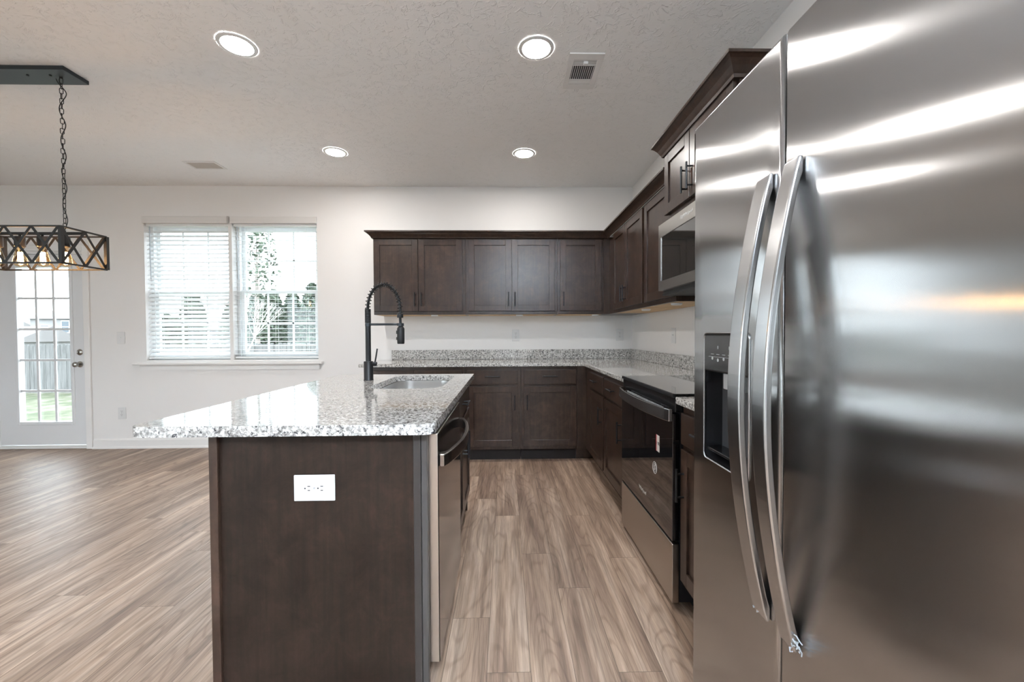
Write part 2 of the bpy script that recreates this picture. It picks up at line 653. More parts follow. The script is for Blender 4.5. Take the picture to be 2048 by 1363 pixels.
COL.objects.link(fl)
tag(fl, kind='structure')


def baseboard(name, segs):
    """segs: list of (x0,x1) along the back wall"""
    b = MB()
    for x0, x1 in segs:
        prof = [(D, 0), (D - 0.026, 0), (D - 0.026, 0.012), (D - 0.014, 0.026), (D - 0.014, 0.086), (D - 0.008, 0.096), (D, 0.1)]
        b.prism([(y, z) for y, z in prof], x0, x1, 'x')
    return tag(b.build(name, TRIM), kind='structure')


baseboard('baseboard_back', [(-4.325, -1.302), (XL, DX0 - 0.07)])
b = MB()
b.box(XL, XL + 0.014, YB + 0.02, D - 0.03, 0, 0.1)
tag(b.build('baseboard_left', TRIM), kind='structure')
b = MB()
b.box(XL + 0.02, W - 0.02, YB, YB + 0.014, 0, 0.1)
tag(b.build('baseboard_front', TRIM), kind='structure')

# window stool and apron
b = MB()
b.box(-3.875, -1.925, D - 0.055, D - 0.0005, 0.878, 0.9045, 0.006, 2)
pr = [(D - 0.0005, 0.822), (D - 0.016, 0.822), (D - 0.016, 0.86), (D - 0.03, 0.872), (D - 0.03, 0.8775), (D - 0.0005, 0.8775)]
b.prism(pr, -3.82, -1.965, 'x')
b.box(WX0 + 0.001, -2.901, D - 0.0005, D + 0.10, 0.9055, 0.925)
b.box(-2.864, WX1 - 0.001, D - 0.0005, D + 0.10, 0.9055, 0.925)
tag(b.build('trim_1', TRIM), kind='structure')


def window(name, x0, x1):
    """double hung vinyl window with a grid of 3 by 2 panes in each sash"""
    r = root(name, ((x0 + x1) / 2, D + 0.12, WZ0), kind='structure')
    w = (x1 - x0) / 2 - 0.001
    hgt = WZ1 - WZ0 - 0.002
    fr = 0.032
    b = MB()
    b.box(-w, -w + fr, -0.045, 0.04, 0.02, hgt)
    b.box(w - fr, w, -0.045, 0.04, 0.02, hgt)
    b.box(-w + fr, w - fr, -0.045, 0.04, hgt - fr, hgt)
    b.box(-w + fr, w - fr, -0.045, 0.04, 0.021, 0.05)
    b.build('window_frame', VINYL, r, bevel=0.002)
    zm = 0.76
    for nm, z0, z1, y in (('lower_sash', 0.051, zm, -0.03), ('upper_sash', zm - 0.035, hgt - fr - 0.001, 0.002)):
        b = MB()
        a = w - fr - 0.001
        s = 0.034
        b.box(-a, -a + s, y, y + 0.028, z0, z1)
        b.box(a - s, a, y, y + 0.028, z0, z1)
        b.box(-a + s, a - s, y, y + 0.028, z0, z0 + (s if nm == 'upper_sash' else 0.045))
        b.box(-a + s, a - s, y, y + 0.028, z1 - s, z1)
        sash = b.build(nm, VINYL, r, bevel=0.002)
        g = MB()
        zi0, zi1 = z0 + s, z1 - s
        for q in (-1, 1):
            xx = q * 0.133
            g.box(xx - 0.009, xx + 0.009, y + 0.008, y + 0.018, zi0, zi1)
        zz = (zi0 + zi1) / 2
        g.box(-a + s, a - s, y + 0.008, y + 0.018, zz - 0.009, zz + 0.009)
        g.build('window_grid', VINYL, sash)
        g = MB()
        g.box(-a + s - 0.005, a - s + 0.005, y + 0.0135, y + 0.0145, z0 + 0.02, z1 - 0.02)
        g.build('window_glass', PANE, sash)
    return r


window('window_1', WX0, -2.900)
window('window_2', -2.865, WX1)


def blind(x0, x1, tilt, label, gap_side):
    r = root('window_blind', ((x0 + x1) / 2, D + 0.0415, 0.93), label=label, cat='window blind', group='blinds in the twin window')
    w = (x1 - x0) / 2 - 0.006
    top = WZ1 - 0.93
    b = MB()
    b.box(-w + 0.003, w - 0.003, -0.026, 0.026, top - 0.046, top - 0.003)
    b.build('headrail', SLATM, r)
    b = MB()
    n = 30
    pitch = (top - 0.07 - 0.035) / n
    for k in range(n):
        z = 0.05 + k * pitch
        c, s = math.cos(tilt), math.sin(tilt)
        prof = []
        hw, th = 0.025, 0.0014
        for q in range(5):
            u = -hw + 2 * hw * q / 4
            v = 0.0022 * (1 - (u / hw) ** 2)
            prof.append((u, v + th))
        for q in range(4, -1, -1):
            u = -hw + 2 * hw * q / 4
            prof.append((u, 0.0022 * (1 - (u / hw) ** 2)))
        b.prism([(u * c - v * s, z + u * s + v * c) for u, v in prof], -w, w, 'x')
    b.build('slats', SLATM, r)
    b = MB()
    b.box(-w, w, -0.022, 0.022, 0.006, 0.026, 0.003, 2)
    b.build('bottom_rail', SLATM, r)
    b = MB()
    for xx in (-w + 0.12, -w * 0.02, w - 0.12):
        for yy in (-0.0275, 0.0275):
            b.tube([(xx, yy, 0.02), (xx, yy, top - 0.04)], 0.0011, 6)
    b.build('ladder_cord', SLATM, r)
    b = MB()
    b.tube([(-w + 0.045, -0.034, top - 0.05), (-w + 0.05, -0.036, top - 0.5), (-w + 0.052, -0.036, top - 0.60)], 0.0042, 6)
    b.build('tilt_wand', mat('clear_wand', (0.45, 0.5, 0.56), 0.2), r)
    b = MB()
    b.tube([(-w + 0.085, -0.032, top - 0.05), (-w + 0.086, -0.033, 0.12)], 0.0016, 6)
    b.build('lift_cord', SLATM, r)
    b = MB()
    vx0, vx1 = (-w - 0.014, w + 0.014) if gap_side > 0 else (-w - 0.014, w + 0.010)
    y0 = -0.0435
    b.box(vx0, vx1, y0 - 0.018, y0, top - 0.022, top + 0.048, 0.004, 2)
    b.build('valance', mat('valance_paint', (0.70, 0.68, 0.665), 0.4), r)
    return r


bl = blind(WX0, -2.900, math.radians(41), 'white slatted blind in the left half of the twin window, slats tilted nearly shut', 1)
b = MB()
b.box(0.432, 0.451, -0.0635, -0.0615, WZ1 - 0.93 - 0.02, WZ1 - 0.93 + 0.05)
b.build('valance_clip', mat('clear_clip', (0.45, 0.43, 0.42), 0.2), bl)
blind(-2.865, WX1, math.radians(3), 'white slatted blind in the right half of the twin window, slats open flat', -1)

# ------------------------------------------------------------------ door
dr = root('door_1', (-4.843, D + 0.03, 0), kind='structure')
gx0, gx1, gz0, gz1 = -0.238, 0.296, 0.285, 1.90
b = MB()
dx0, dx1 = -0.447, 0.447
b.box(dx0, gx0 - 0.02, -0.022, 0.022, 0.042, 2.03)
b.box(gx1 + 0.02, dx1, -0.022, 0.022, 0.042, 2.03)
b.box(gx0 - 0.02, gx1 + 0.02, -0.022, 0.022, 0.042, gz0 - 0.02)
b.box(gx0 - 0.02, gx1 + 0.02, -0.022, 0.022, gz1 + 0.02, 2.03)
b.build('door_slab', DOORP, dr)
b = MB()
for (x0, x1, z0, z1) in ((gx0 - 0.032, gx0, gz0 - 0.032, gz1 + 0.032), (gx1, gx1 + 0.032, gz0 - 0.032, gz1 + 0.032),
                         (gx0, gx1, gz0 - 0.032, gz0), (gx0, gx1, gz1, gz1 + 0.032)):
    b.box(x0, x1, -0.031, 0.03, z0, z1)
gf = b.build('glass_frame', DOORP, dr, bevel=0.004)
b = MB()
for k in (1, 2):
    xx = gx0 + (gx1 - gx0) * k / 3
    b.box(xx - 0.011, xx + 0.011, -0.012, 0.0, gz0, gz1)
for k in range(1, 5):
    zz = gz0 + (gz1 - gz0) * k / 5
    b.box(gx0, gx1, -0.0125, 0.0005, zz - 0.011, zz + 0.011)
b.build('door_grid', DOORP, gf)
b = MB()
b.box(gx0, gx1, 0.004, 0.007, gz0, gz1)
b.build('door_glass', PANE, gf)
for zz, nm in ((1.012, 'deadbolt'), (0.885, 'door_knob')):
    b = MB()
    xx = 0.385
    if nm == 'deadbolt':
        b.lathe([(0.0, -0.034), (0.012, -0.034), (0.022, -0.030), (0.032, -0.024), (0.032, -0.022)], xx, 0, zz, 24, 'y', False)
        b.box(xx - 0.004, xx + 0.004, -0.052, -0.034, zz - 0.016, zz + 0.016, 0.002)
    else:
        b.lathe([(0.0, -0.088), (0.014, -0.088), (0.024, -0.082), (0.028, -0.07), (0.024, -0.056), (0.012, -0.048), (0.011, -0.034), (0.030, -0.028), (0.032, -0.022)], xx, 0, zz, 24, 'y', False)
    b.build(nm, NICKEL, dr, smooth=True)
for zz in (0.28, 1.03, 1.82):
    b = MB()
    b.tube([(dx0 - 0.006, -0.03, zz - 0.045), (dx0 - 0.006, -0.03, zz + 0.045)], 0.007, 8)
    b.build('hinge', mat('hinge_brass', (0.35, 0.30, 0.22), 0.35, 1.0), dr)
b = MB()
b.box(dx0 - 0.04, dx1 + 0.004, -0.03, 0.10, 0.001, 0.024, 0.003)
b.box(dx0, dx1 - 0.01, -0.02, 0.02, 0.0255, 0.034)
b.build('threshold', TRIM, dr)
# door casing and jambs
b = MB()
b.box(DX1 - 0.002, DX1 + 0.058, D - 0.016, D - 0.0005, 0, DZ1 + 0.058, 0.003)
b.box(DX0 - 0.058, DX0 + 0.002, D - 0.016, D - 0.0005, 0, DZ1 + 0.058, 0.003)
b.box(DX0 + 0.003, DX1 - 0.003, D - 0.016, D - 0.0005, DZ1 - 0.002, DZ1 + 0.058, 0.003)
b.box(DX1 - 0.004, DX1 - 0.001, D, D + TH, 0, DZ1 - 0.002)
b.box(DX0 + 0.001, DX0 + 0.05, D, D + TH, 0, DZ1 - 0.002)
b.box(DX0 + 0.051, DX1 - 0.005, D, D + TH, DZ1 - 0.03, DZ1 - 0.002)
tag(b.build('trim_2', TRIM), kind='structure')


# ------------------------------------------------------------------ cabinets
def pull(parent, horizontal, x, z, y=0.0, L=0.137):
    """black bar pull; centre (x, z), mounted on a face at depth y and standing out to -y"""
    b = MB()
    r = 0.0058
    if horizontal:
        b.tube([(x - L / 2, y - 0.030, z), (x + L / 2, y - 0.030, z)], r, 10)
        for s_ in (-1, 1):
            b.tube([(x + s_ * L * 0.35, y - 0.030, z), (x + s_ * L * 0.35, y, z)], 0.0045, 8)
    else:
        b.tube([(x, y - 0.030, z - L / 2), (x, y - 0.030, z + L / 2)], r, 10)
        for s_ in (-1, 1):
            b.tube([(x, y - 0.030, z + s_ * L * 0.35), (x, y, z + s_ * L * 0.35)], 0.0045, 8)
    return b.build('handle', BMETAL, parent, smooth=True)


def shaker(parent, x0, x1, z0, z1, t=0.02, s=0.057, name='door'):
    b = MB()
    y0 = -t
    b.box(x0, x0 + s, y0, -0.0008, z0, z1)
    b.box(x1 - s, x1, y0, -0.0008, z0, z1)
    b.box(x0 + s, x1 - s, y0, -0.0008, z0, z0 + s)
    b.box(x0 + s, x1 - s, y0, -0.0008, z1 - s, z1)
    b.box(x0 + s - 0.002, x1 - s + 0.002, y0 + 0.009, -0.003, z0 + s - 0.002, z1 - s + 0.002)
    return b.build(name, WOOD, parent, bevel=0.0016)


def slab(parent, x0, x1, z0, z1, t=0.02, name='drawer'):
    b = MB()
    b.box(x0, x1, -t, -0.0008, z0, z1)
    return b.build(name, WOOD, parent, bevel=0.0025)


def cabinet(kind, loc, rz, width, label, group, ndoor=1, handle='right', depth=0.605, z0=0.1143, z1=0.8825,
            drawers=1, upper=False, reveal=0.02, gap=0.004, edges=None, mid=None):
    """local frame: x along the front, front at y=0 facing -y, depth to +y, z absolute height"""
    r = root('wall_cabinet' if upper else 'base_cabinet', loc, rz, label, 'kitchen cabinet', group)
    b = MB()
    if upper:
        b.box(0.0005, width - 0.0005, 0, depth, z0, z1)
        body = b.build('body', WOOD, r)
        b = MB()
        b.box(0.012, width - 0.012, 0.02, depth - 0.003, z0 - 0.0015, z0 - 0.0003)
        b.build('underside', BIRCH, r)
    else:
        b.box(0.0005, width - 0.0005, 0, depth, z0, z1)
        b.build('body', WOOD, r)
        b = MB()
        b.box(0.001, width - 0.001, 0.075, depth, 0.0005, z0 - 0.0005)
        b.build('toe_kick', TOEK, r)
    rv = reveal
    zt = z1 - (0.025 if upper else 0.032)
    if not upper and drawers:
        zd0, zd1 = 0.72, zt
        door_top = 0.70
    else:
        door_top = zt
    db = z0 + (0.032 if not upper else 0.032)
    if edges is None:
        if ndoor == 1:
            edges = [(rv, width - rv)]
        else:
            edges = [(rv, width / 2 - gap / 2), (width / 2 + gap / 2, width - rv)]
    for k, (a, c) in enumerate(edges):
        d = shaker(r, a, c, db, door_top)
        side = handle if ndoor == 1 else ('right' if k == 0 else 'left')
        hx = c - 0.03 if side == 'right' else a + 0.03
        hz = (db + 0.045 + 0.07) if upper else (door_top - 0.075 - 0.07)
        pull(d, False, hx, hz, -0.02)
    if not upper and drawers:
        dl = edges if drawers == len(edges) else [(edges[0][0], edges[-1][1])]
        for a, c in dl:
            d = slab(r, a, c, zd0, zd1)
            pull(d, True, (a + c) / 2, (zd0 + zd1) / 2 + 0.008, -0.02)
    return r


YF = D - 0.608    # face frame plane of the back base cabinets
XF = W - 0.613    # face frame plane of the right base cabinets
UF = D - 0.324    # back uppers
XU = W - 0.324    # right uppers
gb = 'base cabinets on the back wall'
cabinet('b', (-1.292, YF, 0), 0, 0.907, 'wide dark wood base cabinet at the left end of the back run, behind the faucet', gb, 2, drawers=2)
cabinet('b', (-0.384, YF, 0), 0, 0.522, 'dark wood base cabinet on the back wall, one door with its handle at top right', gb, 1, 'right', edges=[(0.030, 0.495)])
cabinet('b', (0.139, YF, 0), 0, 0.522, 'dark wood base cabinet on the back wall beside the corner, handle at top left', gb, 1, 'left', edges=[(0.027, 0.508)])
b = MB()
b.box(0.662, XF - 0.0005, YF + 0.0005, YF + 0.3, 0.1143, 0.8825)
b.box(XF, XF + 0.3, 3.60, YF + 0.3, 0.1143, 0.8825)
b.box(XF + 0.075, XF + 0.3, 3.60, YF + 0.3, 0.0005, 0.1138)
b.box(0.662, XF + 0.074, YF + 0.075, YF + 0.3, 0.0005, 0.1138)
tag(b.build('corner_filler', WOOD), 'dark wood filler in the inside corner between the two base cabinet runs', 'cabinet filler')
gr_ = 'base cabinets on the right wall'
RZ = -PI / 2
cabinet('b', (XF, 3.598, 0), RZ, 0.548, 'dark wood base cabinet on the right side, nearest the inside corner', gr_, 1, 'right', edges=[(0.035, 0.532)])
cabinet('b', (XF, 3.048, 0), RZ, 0.550, 'dark wood base cabinet standing against the far side of the range', gr_, 1, 'right', edges=[(0.015, 0.515)])
cabinet('b', (XF, 1.708, 0), RZ, 0.480, 'narrow dark wood base cabinet between the range and the refrigerator', gr_, 1, 'left', edges=[(0.02, 0.46)])
gu = 'wall cabinets on the back wall'
cabinet('u', (-1.290, UF, 0), 0, 0.900, 'two-door wall cabinet at the left end of the back row', gu, 2, depth=0.322, z0=1.376, z1=2.135, upper=True, edges=[(0.008, 0.436), (0.441, 0.868)])
cabinet('u', (-0.389, UF, 0), 0, 0.904, 'two-door dark wood wall cabinet in the middle of the back row, catching a cool sheen', gu, 2, depth=0.322, z0=1.376, z1=2.135, upper=True, edges=[(0.028, 0.450), (0.455, 0.878)])
cabinet('u', (0.516, UF, 0), 0, 0.460, 'single-door dark wood wall cabinet in the back row beside the corner', gu, 1, 'left', depth=0.322, z0=1.376, z1=2.135, upper=True, edges=[(0.026, 0.430)])
gv = 'wall cabinets on the right wall'
cabinet('u', (XU, 3.90, 0), RZ, 0.877, 'two-door dark wood wall cabinet on the right wall next to the corner', gv, 2, depth=0.322, z0=1.376, z1=2.135, upper=True, edges=[(0.03, 0.405), (0.411, 0.853)])
cabinet('u', (XU, 3.022, 0), RZ, 0.548, 'single-door dark wood wall cabinet on the far side of the microwave', gv, 1, 'right', depth=0.322, z0=1.376, z1=2.135, upper=True, edges=[(0.022, 0.525)])
cabinet('u', (XU, 1.690, 0), RZ, 0.470, 'narrow dark wood wall cabinet between the microwave and the refrigerator', gv, 1, 'left', depth=0.322, z0=1.376, z1=2.135, upper=True, edges=[(0.02, 0.45)])
b = MB()
b.box(0.977, XU, UF, UF + 0.3, 1.376, 2.135)
b.box(XU, W - 0.002, 3.902, UF + 0.3, 1.376, 2.135)
tag(b.build('corner_filler', WOOD), 'dark wood filler in the inside corner between the two rows of wall cabinets', 'cabinet filler')

# crown moulding (profile swept round the L)
CP = [(0.0, 2.118), (-0.008, 2.118), (-0.012, 2.128), (-0.018, 2.136), (-0.030, 2.150), (-0.044, 2.163), (-0.052, 2.168), (-0.060, 2.170), (-0.060, 2.182), (0.0, 2.182)]


def sweep(b, path, prof, closed_ends=True):
    """path: list of (x, y) with outward offset direction given by mitred normals (left of travel)"""
    n = len(path)
    rings = []
    for i, p in enumerate(path):
        p = Vector(p)
        def nrm(a, c):
            d = (Vector(c) - Vector(a)).normalized()
            return Vector((-d.y, d.x))
        if i == 0:
            m_ = nrm(path[0], path[1])
        elif i == n - 1:
            m_ = nrm(path[-2], path[-1])
        else:
            a, c = nrm(path[i - 1], path[i]), nrm(path[i], path[i + 1])
            m_ = (a + c) / (1 + a.dot(c))
        rings.append([b.bm.verts.new((p.x + m_.x * u, p.y + m_.y * u, z)) for u, z in prof])
    k = len(prof)
    for A, B in zip(rings, rings[1:]):
        for j in range(k):
            b.bm.faces.new((A[j], A[(j + 1) % k], B[(j + 1) % k], B[j]))
    b.bm.faces.new(rings[0][::-1])
    b.bm.faces.new(rings[-1])


yb_ = UF - 0.0215
xb_ = XU - 0.0215
b = MB()
# walk from wall at left end, along the front, round the inside corner, to the microwave cabinet
path = [(-1.2915, D - 0.001), (-1.2915, yb_), (xb_, yb_), (xb_, 2.476)]
sweep(b, path, [(u, z) for u, z in CP])
tag(b.build('crown_moulding', WOOD), 'dark crown moulding along the top of the wall cabinets, turning the corner', 'moulding')

# microwave cabinet with its own crown
mc = root('wall_cabinet', (0.975, 2.472, 0), RZ, 'deep raised dark wood wall cabinet above the microwave, with crown', 'kitchen cabinet', gv)
b = MB()
b.box(0.0, 0.770, 0, W - 0.975 - 0.002, 1.862, 2.262)
b.build('body', WOOD, mc)
for a, c, hx in ((0.012, 0.345, 0.318), (0.352, 0.755, 0.382)):
    d = shaker(mc, a, c, 1.885, 2.235)
    pull(d, False, hx, 1.985, -0.02)
CP2 = [(0.0, 2.235), (-0.006, 2.235), (-0.010, 2.248), (-0.016, 2.258), (-0.026, 2.276), (-0.040, 2.294), (-0.050, 2.303), (-0.056, 2.306), (-0.056, 2.318), (-0.050, 2.322), (0.0, 2.322)]
b = MB()
xx = W - 0.975 - 0.003
sweep(b, [(-0.0005, xx), (-0.0005, -0.0215), (0.7705, -0.0215), (0.7705, xx)], [(u, z) for u, z in CP2])
b.build('crown', WOOD, mc)

# puck lights under the cabinets
pk = None
pks = [(-0.705, 4.11, 'left of three'), (0.141, 4.13, 'middle of three'), (0.935, 4.13, 'right of three')]
labs = ['small white puck light under the left two-door wall cabinet, near the faucet',
        'small white puck light under the middle two-door wall cabinet',
        'small white puck light under the single-door cabinet at the end of the back row',
        'small white puck light under the right wall cabinet nearest the corner',
        'small white puck light under the cabinet just past the microwave']
for (x, y), lb in zip([(-0.705, 4.11), (0.141, 4.13), (0.905, 4.13), (1.112, 3.23), (1.10, 2.62)], labs):
    if pk is None:
        b = MB()
        b.lathe([(0.0, -0.0135), (0.027, -0.0135), (0.033, -0.011), (0.035, -0.006), (0.035, -0.0)], n=28, cap=False)
        pk = b.build('puck_light', WPLAST, smooth=True)
        o = pk
    else:
        o = pk.copy()
        COL.objects.link(o)
    o.location = (x, y, 1.3738)
    tag(o, lb, 'puck light', 'puck lights under the wall cabinets')

# ------------------------------------------------------------------ counters
XE = W - 0.648     # right counter edge
YE = D - 0.648     # back counter edge


def slab_mesh(outline, z0, z1, hole=None):
    bm = bmesh.new()
    def loop(pts, z):
        vs = [bm.verts.new((x, y, z)) for x, y in pts]
        es = [bm.edges.new((vs[i], vs[(i + 1) % len(vs)])) for i in range(len(vs))]
        return vs, es
    tops, e1 = loop(outline, z1)
    bots, e2 = loop(outline, z0)
    n = len(outline)
    for i in range(n):
        bm.faces.new((bots[i], bots[(i + 1) % n], tops[(i + 1) % n], tops[i]))
    if hole:
        ht, e3 = loop(hole, z1)
        hb, e4 = loop(hole, z0)
        n = len(hole)
        for i in range(n):
            bm.faces.new((ht[i], ht[(i + 1) % n], hb[(i + 1) % n], hb[i]))
        bmesh.ops.triangle_fill(bm, use_beauty=True, use_dissolve=False, edges=e1 + e3)
        bmesh.ops.triangle_fill(bm, use_beauty=True, use_dissolve=False, edges=e2 + e4)
    else:
        bm.faces.new(tops)
        bm.faces.new(bots[::-1])
    b = MB()
    b.bm.free()
    b.bm = bm
    return b


RY0, RY1 = 1.712, 2.478      # range
ct = slab_mesh([(-1.335, D - 0.002), (-1.335, YE), (XE, YE), (XE, RY1 + 0.004), (W - 0.002, RY1 + 0.004), (W - 0.002, D - 0.002)][::-1], 0.884, ZC).build('countertop', GRAN, bevel=0.004)
tag(ct, 'speckled white and grey granite countertop in an L along the back and right walls', 'countertop')
b = MB()
b.box(-1.205, W - 0.0225, D - 0.022, D - 0.002, ZC + 0.0006, 1.016)
b.box(W - 0.022, W - 0.002, RY1 + 0.005, D - 0.002, ZC + 0.0006, 1.016)
b.build('backsplash', GRAN, ct, bevel=0.002)
ct2 = slab_mesh([(XE, RY0 - 0.004), (XE, 1.215), (W - 0.002, 1.215), (W - 0.002, RY0 - 0.004)][::-1], 0.884, ZC).build('countertop', GRAN, bevel=0.004)
tag(ct2, 'short piece of granite countertop between the range and the refrigerator', 'countertop')
b = MB()
b.box(W - 0.022, W - 0.002, 1.216, RY0 - 0.005, ZC + 0.0006, 1.016)
b.build('backsplash', GRAN, ct2, bevel=0.002)

# ------------------------------------------------------------------ island
IX0, IX1, IY0, IY1 = -1.108, -0.214, 1.218, 2.775
SX0, SX1, SY0, SY1 = -0.70, -0.325, 2.03, 2.685
it = slab_mesh(rrect(IX0, IX1, IY0, IY1, 0.035, 6, (0.3, 1, 1, 1)), 0.882, ZC, rrect(SX0, SX1, SY0, SY1, 0.10, 8)).build('island_countertop', GRAN, bevel=0.004)
tag(it, 'large speckled granite countertop on the island, with a cut-out for the sink', 'countertop')
# sink bowl
b = MB()
N = 8
lev = [(0.8805, 0.012, 0.11), (0.8805, -0.004, 0.10), (0.86, -0.006, 0.098), (0.72, -0.010, 0.09), (0.695, -0.03, 0.075), (0.69, -0.06, 0.05)]
rings = []
for z, g, rr in lev:
    pts = rrect(SX0 - g, SX1 + g, SY0 - g, SY1 + g, rr, N)
    rings.append([b.bm.verts.new((x, y, z)) for x, y in pts])
for A, B in zip(rings, rings[1:]):
    n = len(A)
    for k in range(n):
        b.bm.faces.new((A[k], A[(k + 1) % n], B[(k + 1) % n], B[k]))
b.bm.faces.new(rings[-1])
sk = b.build('sink', SINKS, smooth=True, angle=60)
tag(sk, 'undermount stainless steel sink set in the island countertop', 'sink')
b = MB()
b.lathe([(0.0, 0.001), (0.03, 0.001), (0.042, 0.004), (0.045, 0.0005)], (SX0 + SX1) / 2, (SY0 + SY1) / 2, 0.6905, 24, cap=False)
b.build('drain', CHROME, sk, smooth=True)

# island cabinet
isl = root('island_cabinet', (-0.57, 2.0, 0), label='dark wood kitchen island body with flat end panel under the granite top', cat='kitchen island')
ox, oy = 0.57, -2.0


def ibox(b, x0, x1, y0, y1, z0, z1, bev=0):
    b.box(x0 + ox, x1 + ox, y0 + oy, y1 + oy, z0, z1, bev)


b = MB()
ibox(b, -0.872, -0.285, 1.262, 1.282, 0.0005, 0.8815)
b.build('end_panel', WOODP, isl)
b = MB()
ibox(b, -0.8965, -0.871, 1.250, 2.755, 0.0005, 0.8815)
b.build('back_panel', WOOD, isl, bevel=0.002)
b = MB()
ibox(b, -0.2845, -0.262, 1.256, 1.284, 0.0005, 0.8815)
b.build('corner_post', mat('post_dark', (0.022, 0.019, 0.018), 0.4), isl, bevel=0.002)
b = MB()
ibox(b, -0.2615, -0.243, 1.260, 1.284, 0.0005, 0.8815)
b.build('corner_post', mat('post_grey', (0.045, 0.042, 0.040), 0.4), isl, bevel=0.002)
b = MB()
ibox(b, -0.87, -0.262, 1.92, 1.94, 0.0005, 0.8815)
ibox(b, -0.87, -0.262, 2.737, 2.755, 0.0005, 0.8815)
ibox(b, -0.87, -0.262, 1.94, 2.737, 0.1143, 0.13)
ibox(b, -0.28, -0.262, 1.94, 2.737, 0.13, 0.68)
ibox(b, -0.28, -0.262, 1.94, 2.737, 0.84, 0.8815)
ibox(b, -0.345, -0.337, 1.285, 2.737, 0.0005, 0.1138)
b.build('sink_base', WOOD, isl)
# doors on the aisle side (facing +x): local x along +Y... built in world then shifted


def side_door(y0, y1, z0, z1, slabd=False, name='door'):
    b = MB()
    X0, X1 = -0.2615, -0.2425
    s = 0.057
    if slabd:
        ibox(b, X0, X1, y0, y1, z0, z1)
    else:
        ibox(b, X0, X1, y0, y0 + s, z0, z1)
        ibox(b, X0, X1, y1 - s, y1, z0, z1)
        ibox(b, X0, X1, y0 + s, y1 - s, z0, z0 + s)
        ibox(b, X0, X1, y0 + s, y1 - s, z1 - s, z1)
        ibox(b, X0, X1 - 0.009, y0 + s - 0.002, y1 - s + 0.002, z0 + s - 0.002, z1 - s + 0.002)
    return b.build(name, WOOD, isl, bevel=0.0016)


def side_pull(parent, y, z, horiz, L=0.137):
    b = MB()
    xf = -0.2425 + ox
    if horiz:
        b.tube([(xf + 0.03, y - L / 2 + oy, z), (xf + 0.03, y + L / 2 + oy, z)], 0.0058, 10)
        for s in (-1, 1):
            b.tube([(xf, y + s * L * .35 + oy, z), (xf + 0.03, y + s * L * .35 + oy, z)], 0.0045, 8)
    else:
        b.tube([(xf + 0.03, y + oy, z - L / 2), (xf + 0.03, y + oy, z + L / 2)], 0.0058, 10)
        for s in (-1, 1):
            b.tube([(xf, y + oy, z + s * L * .35), (xf + 0.03, y + oy, z + s * L * .35)], 0.0045, 8)
    b.build('handle', BMETAL, parent, smooth=True)


dd = side_door(1.955, 2.72, 0.72, 0.85, True, 'false_drawer')
side_pull(dd, 2.338, 0.79, True)
dd = side_door(1.955, 2.335, 0.146, 0.70)
side_pull(dd, 2.305, 0.555, False)
dd = side_door(2.341, 2.72, 0.146, 0.70)
side_pull(dd, 2.371, 0.555, False)


# ------------------------------------------------------------------ outlets and switches
def outlet(loc, rx_to, label, group=None, horizontal=False, w=0.080, h=0.124):
    """plate facing -y; rx_to rotates about z"""
    r = root('outlet' if rx_to is not None else 'outlet', loc, rx_to, label, 'outlet', group)
    b = MB()
    a, c = (h, w) if horizontal else (w, h)
    b.box(-a / 2, a / 2, -0.006, -0.0006, -c / 2, c / 2, 0.0025, 2)
    b.build('cover_plate', WPLAST, r)
    for s in (-1, 1):
        b = MB()
        pts = []
        for k in range(28):
            t = 2 * PI * k / 28
            u, v = 0.0168 * math.cos(t), 0.0168 * math.sin(t)
            v = max(-0.0135, min(0.0135, v))
            if horizontal:
                pts.append((v + s * 0.0195, u))
            else:
                pts.append((u, v + s * 0.0195))
        b.prism(pts, -0.0078, -0.0062, 'y')
        rc = b.build('receptacle', WPLAST, r, bevel=0.0005)
        b = MB()
        for (u, v, du, dv) in ((-0.0062, 0.004, 0.0012, 0.0042), (0.0062, 0.004, 0.0012, 0.0036)):
            if horizontal:
                cx, cz, hx, hz = s * 0.0195 + v, -u, dv, du
            else:
                cx, cz, hx, hz = u, s * 0.0195 + v, du, dv
            b.box(cx - hx, cx + hx, -0.0081, -0.0079, cz - hz, cz + hz)
        cx, cz = (s * 0.0195 - 0.0075, 0.0) if horizontal else (0.0, s * 0.0195 - 0.0075)
        b.lathe([(0.0024, -0.0081), (0.0024, -0.0079)], cx, 0, cz, 12, 'y')
        b.build('slots', SLOT, rc)
    b = MB()
    b.lathe([(0.003, -0.0072), (0.003, -0.006)], 0, 0, 0, 12, 'y')
    b.build('screw', GPLAST, r)
    return r


def switch(loc, rz, label):
    r = root('light_switch', loc, rz, label, 'light switch')
    b = MB()
    b.box(-0.04, 0.04, -0.006, -0.0006, -0.062, 0.062, 0.0025, 2)
    b.build('cover_plate', WPLAST, r)
    b = MB()
    b.box(-0.0055, 0.0055, -0.0072, -0.0062, -0.012, 0.012)
    b.box(-0.0045, 0.0045, -0.016, -0.0072, 0.001, 0.009, 0.001)
    b.build('toggle', WPLAST, r)
    return r


outlet((-0.585, 1.2617, 0.714), 0, 'white double outlet mounted sideways on the island end panel', horizontal=True)
outlet((0.110, D, 1.168), 0, 'white outlet on the back wall above the backsplash, below the middle wall cabinet')
outlet((1.228, D, 1.168), 0, 'white outlet on the back wall close to the inside corner')
outlet((-4.030, D, 0.370), 0, 'white outlet low on the back wall between the glass door and the window')
switch((-4.022, D, 1.160), 0, 'white light switch on the back wall between the glass door and the window')
switch((W, 3.29, 1.162), RZ, 'white switch on the right wall above the granite backsplash')

